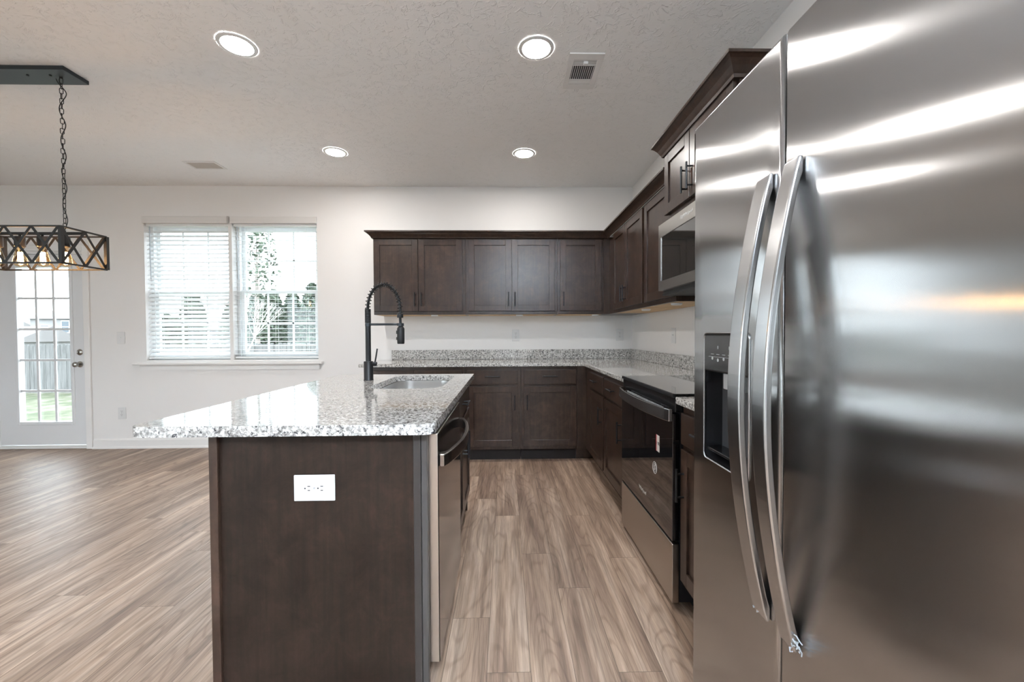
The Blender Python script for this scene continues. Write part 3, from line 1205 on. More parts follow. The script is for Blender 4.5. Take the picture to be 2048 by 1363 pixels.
# ------------------------------------------------------------------ faucet
fx, fy = -0.803, 2.42
fc = root('faucet', (fx, fy, ZC), label='tall matte black spring-neck faucet standing by the island sink', cat='faucet')
b = MB()
b.lathe([(0.028, 0.0005), (0.0275, 0.006), (0.0265, 0.008), (0.0265, 0.108), (0.025, 0.111), (0.0158, 0.112)], n=28)
b.build('base', BLACK, fc, smooth=True)
b = MB()
b.lathe([(0.0152, 0.112), (0.0152, 0.335)], n=24)
b.build('riser', BLACK, fc, smooth=True)
b = MB()
pr = []
for k in range(9):
    z = 0.336 + k * 0.0088
    pr += [(0.0155, z), (0.0172, z + 0.0022), (0.0172, z + 0.0062), (0.0155, z + 0.0084)]
b.lathe(pr, n=24)
b.build('collar', BLACK, fc, smooth=True, angle=70)


def arch(t):
    """hose centre line: up, over in a half ellipse, down"""
    R, h0, hz = 0.0935, 0.418, 0.142
    if t < 0.12:
        return Vector((0, 0, h0 - 0.02 + 0.02 * t / 0.12))
    if t > 0.92:
        return Vector((2 * R, 0, h0 - 0.035 * (t - 0.92) / 0.08))
    a = PI * (1 - (t - 0.12) / 0.8)
    return Vector((R + R * math.cos(a), 0, h0 + hz * math.sin(a)))


b = MB()
b.tube([arch(k / 60) for k in range(61)], 0.0075, 10)
b.build('hose', BLACK, fc, smooth=True)
b = MB()
turns, per = 27, 14
pts = []
for k in range(turns * per + 1):
    t = k / (turns * per)
    p = arch(t)
    q = arch(min(1, t + 0.004)) - arch(max(0, t - 0.004))
    tn = q.normalized()
    side = Vector((0, 1, 0))
    nn = tn.cross(side).normalized()
    a = 2 * PI * k / per
    pts.append(p + (side * math.cos(a) + nn * math.sin(a)) * 0.0145)
b.tube(pts, 0.0021, 6)
b.build('spring', BLACK, fc, smooth=True)
b = MB()
X2 = 0.187
b.lathe([(0.0165, 0.365), (0.0175, 0.368), (0.0175, 0.385), (0.0155, 0.388)], X2, 0, 0, 20)
b.tube([(X2, 0, 0.365), (X2 + 0.001, 0, 0.34), (X2 + 0.002, 0, 0.31)], 0.0078, 12)
b.build('hose_end', BLACK, fc, smooth=True)
b = MB()
b.box(0.012, X2 - 0.018, -0.0055, 0.0055, 0.320, 0.333, 0.003, 2)
b.lathe([(0.0195, 0.317), (0.0195, 0.333)], X2 + 0.002, 0, 0, 20)
b.lathe([(0.0165, 0.316), (0.0165, 0.334)], 0, 0, 0, 20)
b.build('support_arm', mat('arm_black', (0.03, 0.035, 0.042), 0.35, 0.4), fc, smooth=True)
b = MB()
b.lathe([(0.0, 0.212), (0.018, 0.212), (0.0205, 0.216), (0.0212, 0.235), (0.0212, 0.302), (0.017, 0.309), (0.012, 0.3165)], X2 + 0.003, 0, 0, 24, cap=False)
sh = b.build('spray_head', BLACK, fc, smooth=True)
b = MB()
b.box(X2 - 0.0225, X2 - 0.0185, -0.006, 0.006, 0.235, 0.252, 0.0015)
b.box(X2 - 0.0225, X2 - 0.0185, -0.006, 0.006, 0.27, 0.290, 0.0015)
b.build('button', BLACK, sh)
b = MB()
b.tube([(0.024, 0, 0.095), (0.048, 0, 0.095)], 0.0125, 14)
b.tube([(0.038, 0, 0.105), (0.044, 0, 0.135), (0.052, 0, 0.185)], 0.0045, 8)
b.build('lever', BLACK, fc, smooth=True)

# ------------------------------------------------------------------ dishwasher
dw = root('dishwasher', (-0.235, 1.60, 0), label='stainless dishwasher built into the near end of the island, bowed handle', cat='dishwasher')
b = MB()
b.box(-0.58, -0.018, -0.305, 0.30, 0.118, 0.872)
b.build('tub', DGREY, dw)
b = MB()
b.box(-0.0165, 0.0195, -0.306, 0.303, 0.135, 0.868, 0.003, 2)
dwd = b.build('door', mat('dw_side_steel', (0.56, 0.52, 0.48), 0.32, 1.0), dw)
b = MB()
b.box(0.0197, 0.0212, -0.304, 0.301, 0.137, 0.866)
b.build('front_skin', BSTEEL, dw)
b = MB()


def bow_handle(b, L, hw, out, zc, zh, th=0.014, n=24, axis='y', x0=0.0, flip=1):
    """bowed band handle running along y; hw = end block length"""
    inner, outer = [], []
    for k in range(n + 1):
        s = k / n
        y = -L / 2 + L * s
        o = out * math.sin(PI * s) ** 0.75 if 0 < s < 1 else 0
        outer.append((x0 + flip * (0.016 + o), y))
        if hw / L < s < 1 - hw / L:
            inner.append((x0 + flip * (0.016 + o - th), y))
    pts = outer + inner[::-1]
    ends0 = (x0, -L / 2 + hw)
    pts = outer + [(x0, L / 2), (x0, L / 2 - hw)] + inner[::-1] + [(x0, -L / 2 + hw), (x0, -L / 2)]
    b.prism(pts, zc - zh / 2, zc + zh / 2, 'z')


bow_handle(b, 0.585, 0.03, 0.048, 0.778, 0.040, x0=0.0214)
b.build('handle', mat('dw_handle', (0.33, 0.31, 0.30), 0.22, 1.0), dw, bevel=0.003)

# ------------------------------------------------------------------ range
RX = 0.705
rg = root('range', (RX, (RY0 + RY1) / 2, 0), label='slide-in electric range with black glass top and stainless drawer', cat='stove')
hw = (RY1 - RY0) / 2 - 0.003
b = MB()
b.box(0.032, W - RX - 0.03, -hw + 0.004, hw - 0.004, 0.03, 0.898)
b.box(0.10, 0.16, -hw + 0.02, -hw + 0.08, 0.0005, 0.03)
b.box(0.10, 0.16, hw - 0.08, hw - 0.02, 0.0005, 0.03)
b.build('body', mat('range_side', (0.012, 0.012, 0.014), 0.3), rg)
b = MB()
b.box(0.004, W - RX - 0.024, -hw - 0.0005, hw + 0.0005, 0.9165, 0.924, 0.002)
b.build('cooktop', BGLASS, rg)
b = MB()
b.box(0.0, 0.010, -hw - 0.001, hw + 0.001, 0.908, 0.9245, 0.002)
b.build('cooktop_trim', BMETAL, rg)
b = MB()
b.box(0.010, 0.08, -hw, hw, 0.845, 0.9155)
b.build('control_panel', BPLAST, rg, bevel=0.004)
b = MB()
b.box(0.0, 0.030, -hw, hw, 0.296, 0.838, 0.002)
rd = b.build('oven_door', BGLASS, rg)
b = MB()
b.box(0.0, 0.030, -hw, hw, 0.028, 0.282, 0.003)
b.build('storage_drawer', mat('drawer_steel', (0.48, 0.44, 0.40), 0.33, 1.0), rg)
b = MB()
bow_handle(b, 2 * hw - 0.002, 0.022, 0.036, 0.833, 0.052, th=0.010, x0=-0.0005, flip=-1)
hh = b.build('handle', STEELH, rg, bevel=0.002)
b = MB()
for k in range(26):
    y = -hw + 0.10 + k * 0.021
    b.box(-0.004, 0.0, y, y + 0.012, 0.842, 0.852)
b.build('vent_slots', GPLAST, rg)
# labels on the oven door
b = MB()
b.box(-0.0006, -0.0001, -0.232, -0.190, 0.632, 0.708)
st = b.build('label', LABELW, rg)
b = MB()
b.box(-0.0010, -0.0007, -0.198, -0.190, 0.632, 0.708)
b.build('label_stripe', LABELR, st)
text_mesh('label_print', '1 YR', 0.020, SLOT, st, ori((0, -1, 0), (0, 0, 1), (-0.0011, -0.214, 0.670)))
b = MB()
b.lathe([(0.0, -0.0004), (0.030, -0.0004), (0.030, 0.0)], -0.0003, -0.175, 0.545, 28, 'x', False)
st = b.build('round_sticker', mat('sticker_dark', (0.05, 0.045, 0.04), 0.4), rg)
b = MB()
b.tube([(-0.0009, -0.175 + 0.027 * math.cos(2 * PI * k / 28), 0.545 + 0.027 * math.sin(2 * PI * k / 28)) for k in range(28)], 0.0012, 6, closed=True)
b.tube([(-0.0009, -0.175 + 0.019 * math.cos(2 * PI * k / 28), 0.545 + 0.019 * math.sin(2 * PI * k / 28)) for k in range(28)], 0.0008, 6, closed=True)
b.build('sticker_ring', LABELW, st)
text_mesh('sticker_print', 'S', 0.034, LABELW, st, ori((0, -1, 0), (0, 0, 1), (-0.0011, -0.175, 0.545)))
text_mesh('brand_badge', 'Whirlpool', 0.026, mat('badge', (0.7, 0.66, 0.6), 0.3, 0.5), rg, ori((0, -1, 0), (0, 0, 1), (-0.0005, 0.0, 0.372)))

# ------------------------------------------------------------------ microwave
mw = root('microwave', (0.925, (RY0 + RY1) / 2 - 0.005, 1.405), label='stainless over-the-range microwave with dark glass door, under the raised cabinet', cat='microwave')
hw = 0.378
b = MB()
b.box(0.028, W - 0.925 - 0.002, -hw + 0.004, hw - 0.004, 0.012, 0.432)
b.build('body', mat('mw_body', (0.03, 0.03, 0.03), 0.35), mw)
b = MB()
# door frame ring around the glass
y0g, y1g, z0g, z1g = -0.200, 0.343, 0.085, 0.345
b.box(0.0, 0.027, y1g, hw, 0.030, 0.420)
b.box(0.0, 0.027, -hw, y0g, 0.030, 0.420)
b.box(0.0, 0.027, y0g, y1g, 0.030, z0g)
b.box(0.0, 0.027, y0g, y1g, z1g, 0.420)
md = b.build('door', mat('mw_steel', (0.52, 0.50, 0.47), 0.3, 1.0), mw)
b = MB()
b.box(0.004, 0.02, y0g, y1g, z0g, z1g)
b.build('door_glass', mat('mw_glass', (0.02, 0.02, 0.019), 0.05, Coat_Weight=0.8, Coat_Roughness=0.02), md)
b = MB()
b.tube([(0.0, -0.215, 0.07), (-0.03, -0.215, 0.085), (-0.036, -0.215, 0.22), (-0.03, -0.215, 0.365), (0.0, -0.215, 0.38)], 0.009, 10)
b.build('handle', STEELH, md, smooth=True)
b = MB()
b.box(0.02, W - 0.925 - 0.01, -hw + 0.01, hw - 0.01, 0.0, 0.0115)
b.build('grease_filter', SLOT, mw)
text_mesh('brand_badge', 'Whirlpool', 0.026, mat('badge_light', (0.9, 0.9, 0.9), 0.25, 0.4), md, ori((0, -1, 0), (0, 0, 1), (-0.0006, -0.02, 0.384)))
b = MB()
for q in range(2):
    b.tube([(-0.0008, 0.052 + (0.016 - 0.003 * q) * math.cos(t / 10), 0.384 + (0.008 + 0.002 * q) * math.sin(t / 10 + q)) for t in range(0, 63, 3)], 0.0009, 6, closed=True)
b.build('brand_emblem', WPLAST, md)

# ------------------------------------------------------------------ refrigerator
FX = 0.5525
fr = root('refrigerator', (FX, 0.74, 0), label='large side-by-side stainless steel refrigerator filling the right of the view', cat='refrigerator')
FY0, FY1, GY = 0.285 - 0.74, 1.195 - 0.74, 0.810 - 0.74
b = MB()
b.box(0.072, W - FX - 0.02, FY0 + 0.004, FY1 - 0.004, 0.02, 1.755)
b.build('case', DGREY, fr)
b = MB()
b.box(0.05, 0.0715, FY0 + 0.01, FY1 - 0.01, 0.02, 1.74)
b.build('gasket', GASKET, fr)
b = MB()
b.box(0.012, 0.069, FY0, GY - 0.003, 0.055, 1.772, 0.010, 4)
b.box(0.0, 0.02, FY0 + 0.0, GY - 0.003, 0.055, 1.772, 0.009, 4)
b.build('fridge_door', STEELF, fr, smooth=True, angle=80).data
# freezer door with the dispenser opening
dy0, dy1, dz0, dz1 = 0.915 - 0.74, 1.128 - 0.74, 0.838, 1.181
b = MB()
pts_o = [(GY + 0.003, 0.055), (FY1, 0.055), (FY1, 1.772), (GY + 0.003, 1.772)]
bm = bmesh.new()
r_ = 0.009
outer = rrect(GY + 0.003, FY1, 0.055, 1.772, 0.0001, 1)
outer = [(GY + 0.003 + r_, 0.055 + r_), (FY1 - r_, 0.055 + r_), (FY1 - r_, 1.772 - r_), (GY + 0.003 + r_, 1.772 - r_)]
hole = rrect(dy0, dy1, dz0, dz1, 0.016, 6)
vo = [bm.verts.new((0.0, y, z)) for y, z in outer]
eo = [bm.edges.new((vo[i], vo[(i + 1) % 4])) for i in range(4)]
vh = [bm.verts.new((0.0, y, z)) for y, z in hole]
eh = [bm.edges.new((vh[i], vh[(i + 1) % len(vh)])) for i in range(len(vh))]
bmesh.ops.triangle_fill(bm, use_beauty=True, use_dissolve=False, edges=eo + eh)
prev = vo
for k in range(1, 6):
    a = k / 5 * PI / 2
    gx = r_ * (1 - math.cos(a))
    g = r_ * (1 - math.sin(a))
    cur = [bm.verts.new((gx, GY + 0.003 + g, 0.055 + g)), bm.verts.new((gx, FY1 - g, 0.055 + g)), bm.verts.new((gx, FY1 - g, 1.772 - g)), bm.verts.new((gx, GY + 0.003 + g, 1.772 - g))]
    for i in range(4):
        bm.faces.new((prev[i], prev[(i + 1) % 4], cur[(i + 1) % 4], cur[i]))
    prev = cur
cur = [bm.verts.new((0.069, v.co.y, v.co.z)) for v in prev]
for i in range(4):
    bm.faces.new((prev[i], prev[(i + 1) % 4], cur[(i + 1) % 4], cur[i]))
hi = [bm.verts.new((0.012, v.co.y, v.co.z)) for v in vh]
for i in range(len(vh)):
    bm.faces.new((vh[i], vh[(i + 1) % len(vh)], hi[(i + 1) % len(vh)], hi[i]))
b.bm.free()
b.bm = bm
fd = b.build('freezer_door', STEELF, fr, smooth=True, angle=80)
# dispenser
dp = root('dispenser', (0, 0, 0))
dp.parent = fr
b = MB()
x1 = 0.062
inn = rrect(dy0 + 0.002, dy1 - 0.002, dz0 + 0.002, dz1 - 0.002, 0.015, 6)
A = [b.bm.verts.new((0.004, y, z)) for y, z in inn]
Bk = [b.bm.verts.new((x1, y, z + (0.02 if z < 1.0 else 0))) for y, z in inn]
for i in range(len(inn)):
    b.bm.faces.new((A[i], A[(i + 1) % len(A)], Bk[(i + 1) % len(A)], Bk[i]))
b.bm.faces.new(Bk)
bpy.data.objects.remove(dp)
dp = b.build('dispenser', BPLAST, fr, smooth=True, angle=30)
b = MB()
ring = [(-0.0015, y, z) for y, z in rrect(dy0 + 0.001, dy1 - 0.001, dz0 + 0.001, dz1 - 0.001, 0.016, 6)]
b.tube(ring, 0.0024, 8, closed=True)
b.build('bezel', STEELH, dp, smooth=True)
b = MB()
b.box(-0.003, 0.03, dy0 + 0.002, dy1 - 0.002, 1.077, dz1 - 0.002, 0.006, 3)
cpn = b.build('control_panel', mat('panel_gloss', (0.035, 0.035, 0.035), 0.12), dp)
b = MB()
for k in range(5):
    y = dy1 - 0.05 - k * 0.028
    b.lathe([(0.0, -0.0005), (0.0045, -0.0005), (0.0045, 0.0)], -0.0031, y, 1.110 + (0.0 if k % 2 else 0.004), 12, 'x', False)
    b.box(-0.0037, -0.0031, y - 0.007, y + 0.007, 1.124, 1.1255)
b.box(-0.0037, -0.0031, dy1 - 0.16, dy1 - 0.03, 1.1175, 1.1182)
for y in (dy1 - 0.078, dy1 - 0.132):
    b.box(-0.0037, -0.0031, y - 0.002, y + 0.002, 1.139, 1.147)
b.build('panel_print', GPLAST, cpn)
b = MB()
b.box(0.012, 0.05, dy0 + 0.06, dy1 - 0.075, 1.035, 1.0765, 0.003)
b.build('chute', GPLAST, dp)
b = MB()
b.box(0.006, 0.058, dy0 + 0.006, dy1 - 0.006, dz0 + 0.022, dz0 + 0.03, 0.002)
b.build('drip_tray', BPLAST, dp)


def fridge_handle(name, yc, w, hgt0=0.575, hgt1=1.508):
    """wide band bowed outwards with its ends on the door"""
    b = MB()
    n = 36
    outer, inner = [], []
    for k in range(n + 1):
        s = k / n
        z = hgt0 + (hgt1 - hgt0) * s
        o = 0.062 * math.sin(PI * s) ** 0.9
        outer.append((-0.010 - o, z))
        if 0.05 < s < 0.95:
            inner.append((-0.010 - o + 0.015, z))
    pts = outer + [(-0.001, hgt1), (-0.001, hgt1 - 0.03)] + inner[::-1] + [(-0.001, hgt0 + 0.03), (-0.001, hgt0)]
    # prism along y
    b.prism(pts, yc - w / 2, yc + w / 2, 'y')
    return b.build(name, STEELH, fr, bevel=0.004, seg=3)


h1 = fridge_handle('handle', 0.858 - 0.74, 0.046)
h2 = fridge_handle('handle', 0.772 - 0.74, 0.042)


def film(parent, y, z, n, sp):
    b = MB()
    rr = random.Random(int(z * 1000) + n)
    for k in range(n):
        p = Vector((-0.006 - rr.random() * 0.012, y + rr.uniform(-0.003, 0.003), z + rr.uniform(-sp, sp)))
        pts = [p]
        for q in range(5):
            p = p + Vector((rr.uniform(-0.003, 0.003), rr.uniform(-0.006, 0.001), rr.uniform(-0.007, 0.007)))
            pts.append(p)
        b.tube(pts, 0.0012, 5)
    b.build('plastic_film', FILM, parent, smooth=True)


film(h2, 0.748 - 0.74, 0.60, 7, 0.016)
film(h1, 0.880 - 0.74, 0.580, 3, 0.008)


# ------------------------------------------------------------------ ceiling lights, vents
def can_light(loc, label):
    r = root('recessed_light', loc, 0, label, 'ceiling light', 'recessed ceiling lights')
    b = MB()
    b.lathe([(0.0765, -0.0064), (0.080, -0.0070), (0.094, -0.0045), (0.097, -0.0006)], n=40, cap=False)
    b.build('trim_ring', WPLAST, r, smooth=True)
    b = MB()
    b.lathe([(0.0, -0.0066), (0.0755, -0.0066), (0.0765, -0.0050)], n=40, cap=False)
    b.build('lens', LENS, r)
    return r


c0 = can_light((-1.435, 2.275, H), 'round recessed ceiling light nearest the pendant lamp, in the left pair toward the viewer')
spots = [(0.176, 2.275, 'round recessed ceiling light beside the square vent'),
         (-1.445, 3.575, 'round recessed ceiling light near the window, the far one of the left pair'),
         (0.168, 3.58, 'round recessed ceiling light above the back wall cabinets')]
for x, y, lb in spots:
    c = copy_tree(c0)
    c.location = (x, y, H)
    c['label'] = lb

def fill_panel_light(x, y, label):  # unseen fill light, added to brighten the ceiling and give cabinets their sheen
    r = root('suspended_fill_panel', (x, y, 2.42), 0, label, 'ceiling light')
    b = MB()
    for (x0, x1, y0, y1) in ((-0.42, 0.42, -0.17, -0.15), (-0.42, 0.42, 0.15, 0.17), (-0.42, -0.40, -0.15, 0.15), (0.40, 0.42, -0.15, 0.15)):
        b.box(x0, x1, y0, y1, -0.015, 0.015)
    b.build('frame', WPLAST, r)
    b = MB()
    b.box(-0.26, 0.26, -0.12, 0.12, -0.012, -0.002)
    b.build('fill_face_down', FILL_DOWN, r)
    b = MB()
    b.box(-0.399, 0.399, -0.149, 0.149, 0.002, 0.012)
    b.build('fill_face_up', FILL_UP, r)
    b = MB()
    for sx in (-1, 1):
        for sy in (-1, 1):
            b.tube([(sx * 0.41, sy * 0.16, 0.015), (sx * 0.41, sy * 0.16, H - 2.42)], 0.0015, 5)
    b.build('cable', BMETAL, r)


fill_panel_light(0.32, -1.05, 'flat cool white fill panel, added unseen behind the viewer, above the kitchen end')

# square register with a curved-blade grille
vt = root('ceiling_vent', (0.464, 2.468, H), 0, 'small square white metal ceiling vent beside the recessed light', 'vent')
b = MB()
X, Y = 0.099, 0.165
ix, iy = 0.066, 0.112
b.box(-X, X, -Y, -iy, -0.008, -0.0006)
b.box(-X, X, iy, Y, -0.008, -0.0006)
b.box(-X, -ix, -iy, iy, -0.008, -0.0006)
b.box(ix, X, -iy, iy, -0.008, -0.0006)
b.build('frame', VENTM, vt, bevel=0.002)
b = MB()
b.box(-ix, ix, -iy, iy, -0.0014, -0.0007)
b.build('duct_opening', SLOT, vt)
b = MB()
for k in range(11):
    x = -ix + 0.006 + k * 0.012
    b.bar((x, -0.062, -0.0055), (x, 0.068, -0.0055), 0.0085, 0.0014, up=(1.0, 0, 0.15))
b.box(-ix, ix, -0.070, -0.062, -0.0075, -0.003)
b.box(-ix, ix, 0.068, 0.078, -0.0075, -0.003)
for y in (-0.080, -0.092, -0.104, 0.088, 0.100):
    b.bar((-ix, y, -0.0055), (ix, y, -0.0055), 0.006 if y < 0 else 0.011, 0.0014, up=(0, 0.5 if y > 0 else 0.2, 0.9))
b.build('louvers', VENTM, vt)
b = MB()
b.box(-0.010, 0.016, -0.104, -0.086, -0.022, -0.0075, 0.002)
b.build('lever', WPLAST, vt)

v2 = root('ceiling_vent', (-2.745, 3.86, H), 0, 'flat white ceiling vent near the window wall, seen almost edge-on', 'vent')
b = MB()
X, Y = 0.145, 0.085
b.box(-X, X, -Y, -Y + 0.02, -0.006, -0.0006)
b.box(-X, X, Y - 0.02, Y, -0.006, -0.0006)
b.box(-X, -X + 0.02, -Y + 0.02, Y - 0.02, -0.006, -0.0006)
b.box(X - 0.02, X, -Y + 0.02, Y - 0.02, -0.006, -0.0006)
b.build('frame', VENTM, v2)
b = MB()
b.box(-X + 0.02, X - 0.02, -Y + 0.02, Y - 0.02, -0.0014, -0.0007)
b.build('duct_opening', SLOT, v2)
b = MB()
for k in range(19):
    x = -X + 0.027 + k * 0.0132
    s_ = 1 if k < 14 else -0.6
    b.bar((x, -Y + 0.021, -0.004), (x, Y - 0.021, -0.004), 0.0145 if s_ > 0 else 0.010, 0.001, up=(0.08 if s_ > 0 else -0.9, 0, 0.9))
b.build('louvers', mat('vent_tan', (0.55, 0.50, 0.45), 0.5), v2)

# ------------------------------------------------------------------ pendant
pn = root('pendant_lamp', (-2.835, 2.535, 0), label='rectangular black iron cage pendant lamp with clear teardrop bulbs', cat='pendant lamp')
LX, LY, Z0, Z1 = 0.315, 0.1325, 1.598, 1.805
b = MB()
t = 0.009
for sy in (-1, 1):
    for z in (Z0, Z1):
        b.box(-LX, LX, sy * LY - t / 2, sy * LY + t / 2, z - t / 2, z + t / 2)
for sx in (-1, 1):
    for z in (Z0, Z1):
        b.box(sx * LX - t / 2, sx * LX + t / 2, -LY, LY, z - t / 2, z + t / 2)
    for sy in (-1, 1):
        b.box(sx * LX - 0.009, sx * LX + 0.009, sy * LY - 0.009, sy * LY + 0.009, Z0, Z1)
b.build('cage_frame', IRON, pn)
b = MB()
bay = (2 * LX - 0.03) / 4
for sy in (-1, 1):
    for k in range(4):
        xa = -LX + 0.015 + k * bay
        for a, c in ((Z0, Z1), (Z1, Z0)):
            b.bar((xa, sy * (LY + (0.0012 if a < c else -0.0012)), a), (xa + bay, sy * (LY + (0.0012 if a < c else -0.0012)), c), 0.014, 0.002, up=(0, 1, 0))
for sx in (-1, 1):
    for k in range(2):
        ya = -LY + k * LY
        for a, c in ((Z0, Z1), (Z1, Z0)):
            b.bar((sx * (LX + (0.0012 if a < c else -0.0012)), ya, a), (sx * (LX + (0.0012 if a < c else -0.0012)), ya + LY, c), 0.014, 0.002, up=(1, 0, 0))
b.build('cage_lattice', IRON, pn)
b = MB()
b.box(-LX, LX, -0.010, 0.010, Z1 - 0.018, Z1 - 0.004)
b.build('socket_bar', IRON, pn)
for k in range(4):
    x = -0.197 + k * 0.1315
    b = MB()
    b.lathe([(0.006, Z1 - 0.018), (0.006, Z1 - 0.028), (0.023, Z1 - 0.030), (0.024, Z1 - 0.034), (0.024, Z1 - 0.088), (0.020, Z1 - 0.092)], x, 0, 0, 24)
    b.build('socket', IRON, pn, smooth=True)
    b = MB()
    zb = Z1 - 0.092
    b.lathe([(0.014, zb), (0.016, zb - 0.014), (0.024, zb - 0.045), (0.031, zb - 0.075), (0.0325, zb - 0.088), (0.029, zb - 0.103), (0.018, zb - 0.114), (0.0, zb - 0.118)], x, 0, 0, 24, cap=False)
    bb = b.build('bulb', BULBG, pn, smooth=True)
    b = MB()
    for q in range(6):
        a = 2 * PI * q / 6
        b.tube([(x + 0.007 * math.cos(a), 0.007 * math.sin(a), zb - 0.030), (x + 0.011 * math.cos(a + .3), 0.011 * math.sin(a + .3), zb - 0.085)], 0.0032, 6)
    b.build('filament', FILA, bb)
b = MB()
CXE = 0.5
b.box(-0.29, 0.29, -0.075, 0.075, H - 0.024, H - 0.0006, 0.0015)
cn = b.build('canopy', mat('canopy_black', (0.02, 0.026, 0.032), 0.35, 0.2), pn)
b = MB()
for x in (0.16, -0.16, 0.03):
    b.lathe([(0.006, H - 0.029), (0.006, H - 0.024)], x, -0.02, 0, 12)
b.build('screw', BLACK, cn)


def link(b, c, rot, L=0.034, R=0.008, r=0.0019):
    pts = []
    for k in range(16):
        a = 2 * PI * k / 16
        u = R * math.cos(a)
        v = R * math.sin(a) + (L / 2 - R if math.sin(a) >= 0 else -(L / 2 - R))
        pts.append((c[0] + u * math.cos(rot), c[1] + u * math.sin(rot), c[2] + v))
    b.tube(pts, r, 6, closed=True)


for sx in (-1, 1):
    b = MB()
    z = H - 0.045
    k = 0
    x = sx * 0.20
    while z > Z1 + 0.02:
        link(b, (x + 0.001 * math.sin(k * 1.7), 0, z), (k % 2) * PI / 2 + 0.35 + 0.05 * k)
        z -= 0.0295
        k += 1
    b.tube([(x, 0, H - 0.028), (x, 0, H - 0.024)], 0.008, 8)
    b.tube([(x, 0, Z1 - 0.004), (x, 0, Z1 + 0.008)], 0.004, 8)
    b.build('chain', IRON, pn, smooth=True)
    b = MB()
    pts = []
    n = 80
    for k in range(n + 1):
        s = k / n
        zz = H - 0.03 + (Z1 - H + 0.03) * s
        amp = 0.024 * math.exp(-5 * s) + 0.008
        pts.append((x + amp * math.sin(s * 30 + 4.5), 0.004 + 0.009 * math.cos(s * 30 + 4.5), zz))
    b.tube(pts, 0.0024, 6)
    b.build('cord', BLACK, pn, smooth=True)

# ------------------------------------------------------------------ outdoors
GRASS = mat('grass', (0.2, 0.25, 0.1), 0.9)
_v = coords(GRASS, rnd=False)
lk(GRASS, ramp(GRASS, noise(GRASS, _v, 1.6, 6, 0.7), [(0.4, (0.045, 0.058, 0.025)), (0.5, (0.085, 0.09, 0.05)), (0.62, (0.14, 0.127, 0.105))]), P(GRASS).inputs['Base Color'])
GZ = -0.95
b = MB()
b.box(-140, 60, -80, 120, GZ - 0.3, GZ)
tag(b.build('ground', GRASS), kind='structure')
FEN = mat('weathered_fence', (0.2, 0.19, 0.18), 0.85)
_v = coords(FEN, (12, 12, 1.0), rnd=False)
lk(FEN, ramp(FEN, noise(FEN, _v, 1.0, 5, 0.65, 0.6), [(0.32, (0.07, 0.07, 0.068)), (0.5, (0.125, 0.123, 0.121)), (0.7, (0.17, 0.167, 0.165))]), P(FEN).inputs['Base Color'])
fn = root('privacy_fence', (-12, 15.8, GZ), 0, 'weathered grey wooden privacy fence across the back of the yard', 'fence')
b = MB()
rr = random.Random(5)
x = -14.0
while x < 14:
    t_ = 1.82 + rr.uniform(-0.03, 0.03)
    w_ = 0.142
    b.prism([(x, 0.02), (x + w_, 0.02), (x + w_, t_ - 0.035), (x + w_ - 0.03, t_), (x + 0.03, t_), (x, t_ - 0.035)], rr.uniform(-0.012, 0), 0.012, 'y')
    x += w_ + 0.008 + (rr.random() < 0.1) * 0.01
b.build('pickets', FEN, fn)
b = MB()
for z in (0.35, 0.95, 1.5):
    b.box(-14, 14, 0.014, 0.055, z, z + 0.09)
b.build('rails', FEN, fn)
b = MB()
for k in range(12):
    b.box(-13.8 + k * 2.44, -13.7 + k * 2.44, 0.058, 0.15, -0.2, 1.8)
b.build('posts', FEN, fn)

SIDING = mat('house_siding', (0.24, 0.235, 0.235), 0.8)
SIDING2 = mat('house_siding_grey', (0.15, 0.153, 0.16), 0.8)
ROOFM = mat('house_roof', (0.16, 0.15, 0.148), 0.9)
WDARK = mat('house_window', (0.06, 0.08, 0.10), 0.2)


def house(x, y, w, dep, eave, ridge, label, sid, front_gable=False, wins=()):
    r = root('house', (x, y, GZ), 0, label, 'house', 'houses beyond the fence')
    b = MB()
    b.box(-w / 2, w / 2, 0, dep, 0, eave)
    b.build('walls', sid, r)
    b = MB()
    o = 0.4
    if front_gable:
        b.prism([(-w / 2 - o, eave - 0.1), (w / 2 + o, eave - 0.1), (0, ridge)], -o, dep + o, 'y')
    else:
        b.prism([(-o, eave - 0.1), (dep + o, eave - 0.1), (dep / 2, ridge)], -w / 2 - o, w / 2 + o, 'x')
    b.build('roof', ROOFM, r)
    for (wx, wz, ww, wh) in wins:
        b = MB()
        b.box(wx - ww / 2 - 0.08, wx + ww / 2 + 0.08, -0.05, -0.005, wz - 0.08, wz + wh + 0.08)
        f = b.build('window_frame', TRIM, r)
        b = MB()
        b.box(wx - ww / 2, wx + ww / 2, -0.07, -0.052, wz, wz + wh / 2 - 0.04)
        b.box(wx - ww / 2, wx + ww / 2, -0.07, -0.052, wz + wh / 2 + 0.04, wz + wh)
        b.build('window_pane', WDARK, f)
    return r


house(-52.0, 50, 8.6, 9, 4.3, 6.0, 'pale two-storey house with a brown roof seen through the glass door', SIDING, False, [(-2.6, 2.4, 0.9, 1.0), (-0.2, 2.6, 0.8, 1.3), (2.4, 2.5, 0.9, 1.2)])
house(-61.2, 52, 6.6, 10, 3.4, 4.9, 'grey house with a front gable at the left through the glass door', SIDING2, True, [(-1.0, 1.4, 0.9, 1.1)])
house(-50.5, 38, 12, 6, 1.7, 3.1, 'low pale outbuilding roofline just above the fence behind the glass door', SIDING, False)
house(-38.0, 52, 9, 9, 3.0, 5.0, 'grey-roofed house behind the left blind of the window', SIDING2, False, [(0, 1.5, 1, 1.2)])

BARK = mat('bark', (0.22, 0.19, 0.17), 0.9)


def leafmat(name, c):
    m = mat(name, c, 0.8)
    v = coords(m)
    lk(m, ramp(m, noise(m, v, 3, 3), [(0.3, tuple(q * 0.7 for q in c)), (0.7, tuple(q * 1.35 for q in c))]), P(m).inputs['Base Color'])
    return m


